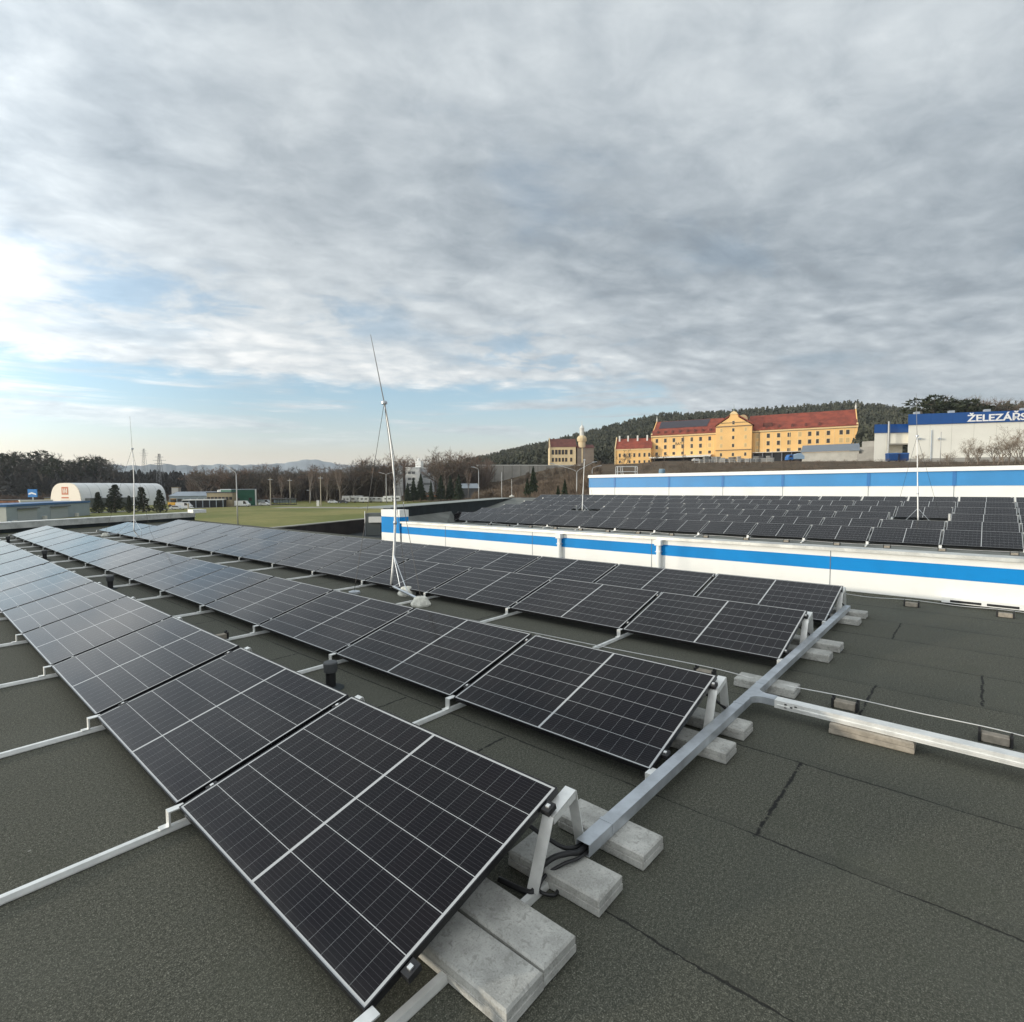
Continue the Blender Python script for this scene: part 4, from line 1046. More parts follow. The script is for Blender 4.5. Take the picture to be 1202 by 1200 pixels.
# villa with a tower
F = Fr(646, 318, 697, 317, 543.5)
t = F.thing('villa', 'old villa with brown roof and a pale lantern tower below the forest hill', 'house')
xm, _ = F.hit(676, 530)
cream = mat('cream_render', (.68, .54, .33), .85, 0, .08, .3); greyr = mat('grey_brown_render', (.20, .165, .135), .85, 0, .1, .4)
simple_block(F, t, 13, 9.2, cream, redroof2, gable=5.2, x1=xm)
simple_block(F, t, 11, 8.6, greyr, redroof2, gable=2.2, x0=xm+.8, name='side_wing')
for i, u in enumerate((649, 653, 656.8, 660.8, 664.6, 670.5)):
    x, _ = F.hit(u, 530); window(t, x, 4.8, 1.5, 2.8); window(t, x, .6, 1.3, 2.3)
x, _ = F.hit(683.5, 520)
for nm, prof in (('tower', [(2.1, 0), (2.1, 12.5)]), ('tower_balcony', [(2.7, 12.5), (2.9, 14.0), (2.4, 15.2), (1.7, 15.8)]), ('lantern', [(1.3, 15.8), (1.3, 19.6), (1.6, 19.8), (.9, 21.0), (.2, 22.0), (.06, 24.5)])):
    b = MB(); b.lathe(prof, (x, 2.0, 0), 12); b.build(nm, stone_white if nm == 'lantern' else cream, t)
g = MB(); g.xprism([(-.5, -3), (13.5, -3), (13.5, 9.6), (6.5, 15.2), (-.5, 9.6)], -.4, -.02); g.build('gable_wall', cream, t)
# long retaining wall left of the villa
F = Fr(560, 300, 700, 312, 553)
t = F.thing('retaining_wall', 'long grey concrete retaining wall on the slope left of the villa', 'wall')
cg = mat('old_concrete_wall', (.30, .285, .255), .9, 0, .15, .12)
b = MB(); b.box(0, F.L, 0, .6, -6, 3.0); b.build('wall', cg, t)
b = MB(); b.box(-.1, F.L+.1, -.15, .75, 3.01, 3.35); b.build('coping', stone_white, t)
for i in range(1, 14):
    b = MB(); b.box(F.L*i/14-.2, F.L*i/14+.2, -.2, -.01, -6, 3.0); b.build('buttress', mat('wall_joint', (.2, .19, .17), .9), t)

# grey sheds in front of the granary, right
F = Fr(941, 215, 1008, 205, 540.5)
t = F.thing('grey_shed', 'low grey warehouse with a sloping metal roof before the right part of the mill', 'shed')
b = MB(); b.box(0, F.L, 0, 14, -3, 3.0); b.build('wall', mat('pale_block_wall', (.44, .42, .37), .85, 0, .1, .3), t)
r = MB(); r.xprism([(-.5, 3.05), (14.5, 6.4), (14.5, 6.7), (-.5, 3.3)], -.4, F.L+.4); r.build('roof', mat('slate_metal_roof', (.20, .23, .26), .5, .2, .06, .5), t)
F = Fr(1006, 205, 1028, 200, 540.5)
t = F.thing('concrete_terrace', 'stack of old concrete terraces between the mill and the blue and white hall', 'wall')
for z0_, z1_, y in ((-3, 2.5, 0), (2.52, 5.0, 2.0), (5.02, 7.2, 4.0)):
    b = MB(); b.box(0, F.L+6, y, y+1.9, z0_, z1_); b.build('terrace_wall', cg, t)

# hardware hall
blue_s = mat('deep_blue_fascia', (.010, .075, .27), .4, 0, .06, .3)
whall = mat('hall_white_panels', (.82, .80, .72), .6, 0, .03, .15)
def hall():
    D0 = 128.0
    F = Fr(1065, D0, 1202, D0*.955, 543)
    t = F.thing('hardware_hall', 'large white hall with deep blue fascia and white shop lettering', 'building')
    _, zt = F.hit(1066, 487.5); _, zb = F.hit(1066, 500.5); _, zt2 = F.hit(1202, 481.0); _, zb2 = F.hit(1202, 493.5)
    zt = (zt+zt2)/2; zb = (zb+zb2)/2
    L = F.L+26
    b = MB(); b.prism([(0, 0), (L, 0), (L, 30), (12.8, 30)], -3, zb); b.build('wall', whall, t)
    b = MB(); b.prism([(-.25, -.25), (L, -.25), (L, 30), (12.6, 30)], zb+.01, zt); b.build('fascia', blue_s, t)
    b = MB(); b.box(-.02, L, -.08, -.004, -3, .9); b.build('plinth', mat('hall_plinth', (.35, .34, .31), .8), t)
    for x in np.arange(4.3, L, 4.3):
        s = MB(); s.box(x-.02, x+.02, -.02, -.003, .9, zb); s.build('sheet_seam', mat('pale_seam', (.50, .49, .44), .7), t)
    for x in np.arange(4.3, L, 4.3):
        s = MB(); s.box(x-.025, x+.025, -.27, -.253, zb+.02, zt); s.build('sheet_seam', mat('blue_seam', (.008, .05, .19), .6), t)
    lm = mat('sign_white', (.85, .85, .85), .5)
    w_target = F.hit(1202, 490)[0]-F.hit(1134.5, 490)[0]
    tx = sign_text('ŽELEZÁŘSTVÍ', 2.15, F, 1134.5, 495.2, -.30, lm, .05, .045)
    xs = sorted(set(round(v.co.x, 3) for v in tx.data.vertices))
    # stretch so that the first eight letters span the measured width
    x_start = xs[0]; full = xs[-1]-xs[0]; k = (w_target*1.0)/(full*.735)
    for v in tx.data.vertices: v.co.x = x_start+(v.co.x-x_start)*k
    tx.parent = t
    for u, zz in ((1078.5, 515.5), (1102, 515.5)):
        x, z = F.hit(u, zz); l = MB(); l.box(x-.25, x+.25, -.6, -.1, z-.15, z+.25); l.build('wall_lamp', galv, t)
    for u in (1093.5,):
        x, z = F.hit(u, 505); l = MB(); l.box(x-.07, x+.07, -.2, -.06, -2, z); l.build('downpipe', grey_clad, t)
    for i, x in enumerate(np.arange(3, L, 7)):
        l = MB(); l.box(x-.5, x+.5, 3, 4, zt-.5, zt+.9); l.build('roof_unit', galv, t)
    # lower left block set back, with covered bay
    F2 = Fr(1025.5, 133.5, 1056, 132.8, 543)
    t2 = F2.thing('hall_annex', 'lower white block with blue fascia at the left end of the hardware hall', 'building')
    _, z1 = F2.hit(1030, 508.5); _, z2_ = F2.hit(1030, 498.5)
    xb0, _ = F2.hit(1042, 530); xb1 = F2.L+2.4
    sk = 2.5
    b = MB(); b.prism([(0, 0), (xb0, 0), (xb0, 4), (sk, 4)], -3, z1); b.box(xb0+.01, xb1,   .3, 4, 4.6, z1-.01); b.box(xb0+.02, xb1, 3.2, 4, -3, 4.59); b.build('wall', whall, t2)
    b = MB(); b.prism([(-.2, -.2), (xb1-.1, -.2), (xb1-.1, 4), (sk, 4)], z1+.01, z2_); b.build('fascia', blue_s, t2)
    b = MB(); b.box(xb0+.03, xb1, -.02, 3.2, 4.3, 4.58); b.build('bay_canopy', mat('hall_plinth', (.35, .34, .31), .8), t2)
    # cream stepped link (chimney-like grey duct)
    x, _ = F2.hit(1040.7, 520)
    c = MB(); c.lathe([(.24, -3), (.24, z2_+.3), (.29, z2_+.35), (.29, z2_+.6)], (x, -.75, 0), 12)
    o = c.build('flue_pipe', mat('flue_grey', (.30, .31, .31), .45, .5), t2)
    # bins
    for u in (1046.5, 1059.0):
        q = at(u, 122, 541.5)
        k = thing('waste_container', 'blue waste container, %s one, by the covered bay of the hall' % ('left' if u < 1050 else 'right'), 'container', (float(q[0]), float(q[1]), ground_z(q[0], q[1])), F.ang)
        b = MB(); b.xprism([(-.85, .25), (.85, .25), (1.0, 1.7), (-1.0, 1.7)], -.9, .9); b.build('body', mat('container_blue', (.012, .06, .20), .45), k, bevel=.04)
        b = MB(); b.xprism([(-1.05, 1.71), (1.05, 1.71), (.8, 1.95), (-.8, 1.95)], -.95, .95); b.build('lid', mat('container_lid', (.02, .09, .26), .4), k)
        for x in (-.7, .7):
            b = MB(); b.lathe([(.12, 0), (.14, .05), (.12, .24)], (x, -.5, 0), 8); b.build('wheel', rubber, k)
    # low block wall and fence along the foot of the hall
    Fw = Fr(1062, 118, 1215, 112, 545)
    k = Fw.thing('concrete_wall', 'low grey concrete wall along the foot of the hardware hall', 'wall')
    b = MB(); b.box(0, Fw.L+10, 0, .25, -3, .62); b.build('wall', cg, k)
    for x in np.arange(0, Fw.L+10, 3.0):
        b = MB(); b.box(x-.1, x+.1, -.06, -.005, -3, .7); b.build('post', mat('wall_joint', (.2, .19, .17), .9), k)
hall()

# ================================================================== left middle distance
def gpos(u, D): q = at(u, D, 580); return float(q[0]), float(q[1]), ground_z(q[0], q[1])
def gthing(name, label, cat, u, D, rz=0, group=None, dz=0):
    x, y, z = gpos(u, D); return thing(name, label, cat, (x, y, z+dz), rz, group)
VA = math.atan2(syw, cyw)       # plan angle of "screen right"

# grey garage with blue fascia
F = Fr(8, 112, 106, 146, 613)
t = F.thing('garage_building', 'grey garage building with blue roof edge and two roller doors beyond the far parapet', 'building')
t.location.z = ZG
gl = mat('light_grey_sheet', (.34, .40, .44), .5, .1, .05, .4)
b = MB(); b.box(0, F.L, 0, 9, -1, 3.35); b.build('wall', gl, t)
b = MB(); b.box(-.2, F.L+.15, -.2, 9.2, 3.36, 3.85); b.build('blue_fascia', mat('steel_blue_fascia', (.03, .12, .28), .45), t)
b = MB(); b.box(-.04, -.002, .0, 9, -1, 3.35); b.build('end_wall', stone_white, t)
for u0_1, u1_1 in ((20.5, 43), (59, 79.5)):
    xa, _ = F.hit(u0_1, 600); xb, _ = F.hit(u1_1, 600)
    d = MB()
    for k in range(9): d.box(xa, xb, -.06, -.01, -.9+k*.42, -.9+k*.42+.40)
    o = d.build('roller_door', mat('pale_roller_door', (.42, .46, .48), .5), t)
    d = MB(); d.box(xa-.2, xb+.3, -.6, -.065, 2.75, 2.95); d.build('door_canopy', mat('dark_canopy_edge', (.10, .11, .12), .5), t)
for u_ in (51, 89, 15):
    x, _ = F.hit(u_, 606); d = MB(); d.box(x-.5, x+.5, -.55, -.01, 0, .9 if u_ != 15 else .5); d.build('air_unit', stone_white, t, bevel=.03)

# arched white hall
def arch_hall():
    a = at(88, 203, 590); b_ = at(189, 240, 590)
    e = np.array([b_[0]-a[0], b_[1]-a[1]]); L = float(np.linalg.norm(e)); ang = math.atan2(e[1], e[0])
    t = thing('arched_hall', 'long white arched membrane hall with an orange emblem on its end', 'building', (float(a[0]), float(a[1]), ZG), ang)
    W_ = 15; H = 9.4; prof = [(W_/2*math.copysign(abs(math.cos(q))**.62, math.cos(q)), H*math.sin(q)**.72 if 0 < q < math.pi else 0) for q in np.linspace(math.pi, 0, 21)]
    prof = [(p+W_/2-3, z) for p, z in prof]
    m = mat('white_membrane', (.76, .77, .76), .5, 0, .05, .12, dirt=.1)
    h = MB(); h.xprism(prof, 0.3, L); h.build('membrane', m, t, smooth=False)
    for k in range(1, 9):
        r = MB(); x = L*k/9
        for (p0, z0), (p1, z1) in zip(prof[:-1], prof[1:]):
            c0 = W_/2-3; s_ = 1.006
            r.poly([(x-.12, c0+(p0-c0)*s_, z0*s_), (x+.12, c0+(p0-c0)*s_, z0*s_), (x+.12, c0+(p1-c0)*s_, z1*s_), (x-.12, c0+(p1-c0)*s_, z1*s_)])
        r.build('membrane_rib', mat('membrane_seam', (.55, .57, .58), .6), t)
    g = MB(); g.xprism(prof, 0, .28); g.build('end_wall', mat('warm_white_end', (.80, .72, .62), .6), t)
    c0 = W_/2-3
    lg = MB(); or_ = mat('orange_emblem', (.50, .13, .05), .6)
    lg.box(-.06, -.01, c0-1.5, c0+1.7, 5.0, 7.9); lg.build('emblem', or_, t)
    lg = MB(); 
    for k in range(3): lg.box(-.09, -.065, c0-1.0+k*.85, c0-.6+k*.85, 5.5, 7.3)
    lg.box(-.09, -.065, c0-1.1, c0+1.2, 6.2, 6.5); lg.build('emblem_bar', mat('warm_white_end', (1, 1, 1)), t)
    lg = MB(); lg.box(-.06, -.01, c0-1.6, c0+1.9, 3.6, 4.1); lg.build('emblem_line', or_, t)
    d = MB(); d.box(-.05, -.01, c0-2.0, c0+2.2, 0, 3.1); d.build('door', mat('pale_door', (.6, .57, .52), .6), t)
    s = MB(); s.box(1.5, L*.55, -5.6, -3.1, 0, 3.6); s.build('lean_to', mat('grey_green_hut', (.1, .11, .105)), t)
arch_hall()

def box_building(name, label, cat, u0, D0, u1, D1, zb, h, depth, wallm, roofm, gable=None, wins=None, group=None, sink=-2):
    F = Fr(u0, D0, u1, D1, 590); t = thing(name, label, cat, (float(F.p0[0]), float(F.p0[1]), zb), F.ang, group)
    simple_block(F, t, depth, h, wallm, roofm, sink, gable)
    if wins:
        n, z, ww, wh = wins
        for i in range(n):
            x = F.L*(i+.5)/n; b = MB(); b.box(x-ww/2, x+ww/2, -.06, -.01, z, z+wh); b.build('window', winm, t)
    return F, t
shed_grey = mat('shed_grey_sheet', (.32, .36, .40), .5, .1, .08, .3); shed_dark = mat('shed_dark', (.10, .10, .10), .7, 0, .2, .3)
tan = mat('tan_render', (.36, .29, .18), .85, 0, .1, .3); green_s = mat('green_sheet', (.012, .10, .055), .5, 0, .1, .3); brick = mat('brick_wall', (.33, .15, .085), .85, 0, .3, .5)
box_building('storage_shed', 'long low shed with blue-grey metal roof right of the arched hall', 'shed', 199, 232, 248, 236, ZG, 3.8, 26, shed_grey, shed_grey, 1.8, (6, 1.4, 2.0, 1.2))
F, t = box_building('open_shed', 'open fronted dark shed with flat pale roof in front of the storage shed', 'shed', 214, 196, 262, 200, ZG, 2.6, 9, dark_m, stone_white)
for i in range(7):
    b = MB(); b.box(F.L*i/6-.12, F.L*i/6+.12, -.5, -.3, 0, 2.6); b.build('post', shed_grey, t)
box_building('tan_house', 'tan flat house with a row of small windows beside the green hall', 'house', 243, 205, 273, 207, ZG, 5.2, 10, tan, shed_dark, None, (7, 2.6, 1.0, 1.1))
F, t = box_building('green_hall', 'dark green sheet hall with pale roof edge', 'building', 272, 214, 301, 220, ZG, 6.3, 16, green_s, shed_grey, None, (2, 1.8, 1.2, 1.3))
b = MB(); b.box(F.L-.5, F.L+.05, -.22, -.17, -1, 6.4); b.build('corner_trim', stone_white, t)
box_building('small_gable_hut', 'small bright gabled hut roof behind the tan house', 'hut', 259, 226, 270, 228, ZG, 4.6, 8, stone_white, stone_white, 1.8)
box_building('far_hut', 'tiny pale hut on the dark slope above the sheds', 'hut', 202, 300, 210, 301, -1.5, 4.0, 6, stone_white, tan, None)
box_building('site_cabin', 'long white site cabin left of the arched hall behind the garage', 'cabin', 24, 176, 62, 182, ZG, 3.2, 3, stone_white, stone_white, None, (6, 1.2, 1.6, 1.0))
box_building('low_depot', 'low brown depot with pale band at the far left edge', 'building', -60, 215, 22, 222, ZG, 2.6, 12, brick, shed_dark, None, (9, .8, 2.0, .9))
box_building('road_depot', 'low ochre depot between the blue sign and the arched hall', 'building', 52, 224, 82, 228, ZG, 3.4, 10, tan, shed_dark, None, (4, .8, 2.0, 1.2))
# blue sign board
t = gthing('sign_board', 'square blue sign board with a pale wave stripe on a pole near the left edge', 'sign', 38.5, 186, VA)
b = MB(); b.box(-.14, .14, -.1, .1, -.5, 4.4); b.build('pole', galv, t)
b = MB(); b.box(-1.55, 1.55, -.2, .12, 4.4, 7.1); b.build('board', mat('sign_blue', (.02, .20, .55), .4), t)
b = MB(); b.poly([(-1.3,-.215,5.2),(-.2,-.215,5.5),(1.3,-.215,5.1),(1.3,-.215,5.6),(-.2,-.215,6.1),(-1.3,-.215,5.7)]); b.build('stripe', mat('sign_white', (.85,.85,.85)), t)

# white factory with turret
F = Fr(474.5, 300, 508, 296, 583.5)
t = F.thing('white_factory', 'white multi storey factory building with a roof turret behind the spruces', 'building')
fw = mat('factory_white', (.72, .72, .69), .8, 0, .05, .15, dirt=.1); fg = mat('factory_grey', (.42, .43, .44), .8, 0, .06, .2)
xm, zt = F.hit(492.5, 549.5); zt = 15.8
b = MB(); b.box(1.2, xm, 0, 14, -3, zt); b.build('main_block', fw, t)
b = MB(); b.box(0, 1.19, 2, 14, -3, zt-.5); b.build('side_block', fg, t)
b = MB(); b.box(xm+.01, F.L, 2.2, 14, -3, zt-.2); b.build('right_wing', fg, t)
b = MB(); b.box(1.0, xm+.2, -.2, 14.2, zt+.01, zt+.5); b.box(xm+.22, F.L+.2, 2.0, 14.2, zt-.19, zt+.3); b.build('roof_edge', fw, t)
xt, _ = F.hit(488, 545)
b = MB(); b.box(xt-1.5, xt+1.8, 3, 7, zt+.51, zt+4.0); b.build('turret', fw, t); b = MB(); b.lathe([(.8, zt+4.0), (.9, zt+5.2), (.4, zt+5.8)], (xt-.2, 5, 0), 8); b.build('turret_cap', fw, t)
for zi in (12.6, 9.3, 6.0, 2.7):
    for x0_, x1_ in ((2.4, 4.2), (4.6, 6.6)):
        b = MB(); b.box(x0_, x1_, -.08, -.01, zi, zi+1.3); b.build('window', mat('grey_window', (.16, .17, .17), .3), t)
for zi in (10.5, 6.5):
    b = MB(); b.box(xm+1.2, F.L-1, 2.1, 2.19, zi, zi+1.2); b.build('window', mat('grey_window', (1,1,1)), t)
t = gthing('white_silo', 'white silo tower just behind the tall mast, left of the factory', 'silo', 469, 292)
b = MB(); b.lathe([(2.0, -2), (2.0, 15.4)], seg=20); b.build('shell', fw, t); b = MB(); b.lathe([(2.15, 15.41), (2.1, 15.8), (.7, 16.4), (.6, 17.6)], seg=16); b.build('cap', fg, t)
for z in (4, 8, 12):
    b = MB(); b.lathe([(2.03, z), (2.03, z+.2)], seg=20); b.build('hoop', fg, t)
box_building('grey_roof_shed', 'low shed with grey roof among the brown trees', 'shed', 541, 246, 562, 248, -4, 5.2, 8, shed_dark, shed_grey, 2.2)
box_building('brick_garages', 'row of low brick garages behind the spruces', 'garage', 486, 252, 540, 254, -4.9, 3.0, 6, brick, shed_dark, None, (8, .4, 1.8, 1.8))
box_building('brick_shed', 'low orange brick shed right of the grey roofed shed', 'shed', 566, 236, 604, 238, -4.6, 3.6, 7, brick, shed_grey, None, (5, .8, 1.6, 1.2))
box_building('white_shed', 'small white shed near the left end of the upper blue band', 'shed', 667, 190, 686, 191, -4, 4.2, 6, stone_white, stone_white, None, (3, 1.2, 1.5, 1.2))

# bus shelter
t = gthing('bus_shelter', 'dark framed glass bus shelter at the edge of the field', 'bus shelter', 318, 222, VA)
b = MB(); b.box(0, 9.4, 0, 2.6, 2.4, 2.75); b.build('roof', shed_dark, t)
b = MB()
for x in (0, 2.35, 4.7, 7.05, 9.3): b.box(x, x+.12, .05, .17, 0, 2.4); b.box(x, x+.12, 2.4, 2.52, 0, 2.4)
b.box(-.05, 9.5, -.2, 2.6, -.1, .25); b.build('frame', dark_m, t)
b = MB(); b.box(.15, 9.2, 2.44, 2.48, .9, 2.2); b.build('glass', mat('shelter_glass', (.35, .42, .45), .1), t)

# vehicles
def make_car(name, label, cat, u, D, rz, col, L=4.4, H=1.45, van=False, group=None):
    t = gthing(name, label, cat, u, D, rz, group)
    m = mat('paint_%d_%d_%d' % tuple(int(c*99) for c in col), col, .3, .1, coat=.5)
    W_ = 1.8
    if van: prof = [(0,.35),(L,.35),(L,1.0),(L-.5,1.25),(L-1.15,H),(.05,H),(0,1.2)]
    else: prof = [(0,.3),(L,.3),(L,.72),(L-.15,.85),(L-1.15,.95),(L-1.75,H),(.95,H),(.25,1.0),(0,.9)]
    b = MB(); b.xprism([(x, z) for x, z in prof], -W_/2, W_/2, 'y'); b.build('body', m, t, bevel=.06)
    for sgn in (-1, 1):
        g = MB()
        if van: P = [(L-2.1,1.05),(L-.85,1.05),(L-1.3,H-.12),(L-2.1,H-.12)]
        else: P = [(.7,.98),(L-1.35,.98),(L-1.85,H-.1),(1.05,H-.1)]
        g.xprism(P, sgn*(W_/2+.004), sgn*(W_/2+.012), 'y'); g.build('window', winm, t)
    for x in (.85, L-.85):
        for sgn in (-1, 1):
            wv = MB(); n = 14
            wv.tube([(x, sgn*(W_/2-.12), .31), (x, sgn*(W_/2+.03), .31)], .31, 14); ty = wv.build('wheel', rubber, t)
            wv = MB(); wv.tube([(x, sgn*(W_/2+.031), .31), (x, sgn*(W_/2+.045), .31)], .18, 10); wv.build('rim', galv, ty)
    for sgn in (-1, 1):
        h = MB(); h.box(L-.02, L+.02, sgn*.62-.15, sgn*.62+.15, .62, .76); h.build('headlight', mat('headlight_glass', (.7,.7,.7), .15), t)
    return t
make_car('parked_van', 'white van parked in front of the green hall', 'van', 276, 205, VA, (.7,.7,.7), 5.4, 2.2, True)
make_car('parked_car', 'white car parked right of the green hall', 'car', 304, 214, VA, (.68,.68,.68))
make_car('parked_van', 'silver van right of the green hall, behind the white car', 'van', 303, 226, VA, (.45,.47,.48), 5.2, 2.1, True)
make_car('parked_car', 'bright white car on the far side of the field', 'car', 385, 240, VA, (.75,.75,.75))
make_car('parked_car', 'dark car beside the bright white car across the field', 'car', 397, 240, VA, (.04,.04,.05))
make_car('parked_car', 'silver car parked under the pines by the arched hall', 'car', 200, 178, VA, (.5,.52,.53))
make_car('parked_van', 'white van between the pines and the open shed', 'van', 207, 190, VA, (.62,.62,.62), 5.2, 2.1, True)
for i, (u, wd) in enumerate(((401, 3.6), (409, 6.4), (421, 4.4), (429, 5.4), (440, 6.0), (449, 4.2), (457, 5))):
    t = gthing('caravan', 'pale caravan, %s from the left in the row across the field' % NUM[i], 'caravan', u, 244+rng.uniform(-2, 2), VA, 'caravans in a row across the field')
    c_ = float(rng.uniform(.35, .7)); h = float(rng.uniform(2.2, 3.2))
    b = MB(); b.xprism([(0,.5),(wd,.5),(wd+.2,1.4),(wd-.1,h),(.2,h),(-.1,1.4)], 0, 2.1, 'y'); b.build('body', mat('caravan_%d' % i, (c_, c_, c_*.96), .5), t, bevel=.08)
    b = MB(); b.box(wd*.2, wd*.42, -.02, -.004, 1.5, 2.0); b.box(wd*.6, wd*.85, -.02, -.004, 1.5, 2.0); b.build('window', winm, t)
    for x in (wd*.45,):
        b = MB(); b.tube([(x, -.02, .33), (x, .2, .33)], .33, 12); b.build('wheel', rubber, t)
# yellow loader
t = gthing('wheel_loader', 'small yellow wheel loader at the right end of the arched hall', 'loader', 196.5, 200, VA)
ym = mat('loader_yellow', (.62, .32, .02), .5)
b = MB(); b.xprism([(0,.8),(3.6,.8),(3.6,1.6),(2.2,1.9),(0,1.9)], 0, 1.8, 'y'); b.build('body', ym, t, bevel=.05)
b = MB(); b.box(1.0, 2.3, .2, 1.6, 1.92, 3.1); b.build('cab', winm, t); b = MB(); b.box(.9, 2.4, .1, 1.7, 3.11, 3.25); b.build('cab_roof', ym, t)
b = MB(); b.xprism([(4.4,.2),(5.4,.2),(5.3,.35),(4.7,1.2),(4.4,1.2)], -.1, 1.9, 'y'); b.build('bucket', ym, t); b = MB(); b.tube([(3.3,.5,1.5),(4.5,.5,.7)], .12, 6); b.tube([(3.3,1.3,1.5),(4.5,1.3,.7)], .12, 6); b.build('lift_arm', ym, t)
for x in (.8, 3.0):
    for y in (0, 1.8):
        b = MB(); b.tube([(x, y-.18, .6), (x, y+.18, .6)], .6, 14); b.build('wheel', rubber, t)

# ------------------------------------------------------------------ poles, lamps, pylons
def street_lamp(label, u, D, htop, arms, col=mat('weathered_lamp_steel', (.40, .40, .39), .5, .3), r=.11, cat='street lamp'):
    t = gthing('street_lamp', label, cat, u, D, VA)
    z0 = t.location.z; H = htop-z0
    p = MB(); p.tube([(0,0,-.3), (0,0,H*.4), (0,0,H-.6)] , [r*1.25, r, r*.75], 8); p.build('pole', col, t, smooth=True)
    for (ax, az) in arms:
        a = MB(); a.tube([(0,0,H-.7), (ax*.06, 0, H-.35), (ax*.2, 0, H), (ax, 0, H+az)], r*.6, 6); a.build('arm', col, t, smooth=True)
        h = MB(); h.xprism([(ax-.15*np.sign(ax), H+az-.08), (ax+.85*np.sign(ax), H+az+.10), (ax+.85*np.sign(ax), H+az+.2), (ax-.15*np.sign(ax), H+az+.1)], -.16, .16, 'y'); h.build('lamp_head', galv, t)
    return t
street_lamp('tall curved street lamp leaning over the near edge of the field', 278, 100, zat(276, 553, 100), [(-2.0, 1.1)], r=.12)
street_lamp('double armed street lamp behind the tall mast', 453.5, 228, zat(453, 556.5, 228), [(-2.2, .5), (2.4, .5)], r=.15)
street_lamp('double armed street lamp left of the upper blue band', 677, 120, zat(677, 551, 120), [(-5.2, 1.2), (3.6, 1.5)], r=.12)
street_lamp('single street lamp in front of the brown slope', 562, 150, zat(562, 550, 150), [(-1.2, .3)], r=.10)
street_lamp('small hooked lamp beside the villa', 695, 130, zat(694, 549, 130), [(1.4, .3)], r=.1)
street_lamp('slim lamp post in front of the hardware hall, right one', 1102, 95, zat(1102, 503.5, 95), [], r=.06)
street_lamp('thin lamp post on the field behind the shelter', 364.5, 238, zat(364, 576, 238), [(-.9, .1)], r=.1)
street_lamp('short lamp post in the middle of the hedge behind the far roof', 589, 170, zat(589, 552, 170), [], r=.12)
def upole(label, u, D, v):
    t = gthing('utility_pole', label, 'pole', u, D, VA, None); H = zat(u, v, D)-t.location.z
    p = MB(); p.tube([(0,0,-.3), (0,0,H)], [.22, .13], 8); p.build('pole', mat('pale_wood_pole', (.42, .37, .29), .8), t)
    p = MB(); p.box(-.9, .9, -.06, .06, H-.8, H-.65); p.build('cross_arm', galv, t)
upole('pale utility pole left of the bus shelter', 317.5, 212, 561)
upole('pale utility pole right of the bus shelter', 340.5, 224, 562)
upole('pale utility pole with a white box beside it on the field', 376.5, 205, 559)
upole('thin pole at the edge of the far roof parapet', 220.5, 90, 591)
t = gthing('meter_box', 'small white meter box at the foot of the utility pole on the field', 'meter box', 373, 203, VA)
b = MB(); b.box(-.45, .45, -.3, .3, 0, 2.1); b.build('cabinet', stone_white, t); b = MB(); b.box(-.5, .5, -.35, .35, 2.11, 2.25); b.build('roof', galv, t)
def pylon(label, u, D, vb, vt):
    x, y, _ = gpos(u, D); z0 = zat(u, vb, D); z1 = zat(u, vt, D); H = z1-z0
    t = thing('power_pylon', label, 'pylon', (x, y, z0), VA)
    m = MB(); w0, w1 = H*.085, H*.02
    for sx in (-1, 1):
        for sy in (-1, 1): m.tube([(sx*w0, sy*w0, 0), (sx*w1, sy*w1, H)], .13, 4)
    for k in range(9):
        f0, f1 = k/9, (k+1)/9; a = w0+(w1-w0)*f0; b2 = w0+(w1-w0)*f1
        m.tube([(-a, -a, H*f0), (b2, -b2, H*f1)], .08, 3); m.tube([(a, -a, H*f0), (-b2, -b2, H*f1)], .08, 3)
    m.build('lattice', mat('pylon_grey', (.16, .17, .18), .6), t)
    a = MB()
    for f_, w_ in ((.70, .16), (.80, .20), (.90, .13)): a.tube([(-H*w_, 0, H*f_), (H*w_, 0, H*f_)], .13, 4)
    a.build('cross_arm', mat('pylon_grey', (1,1,1)), t)
pylon('nearer lattice power pylon above the arched hall', 188.7, 330, 571, 533)
pylon('smaller distant lattice power pylon left of the nearer one', 171, 560, 553, 527)

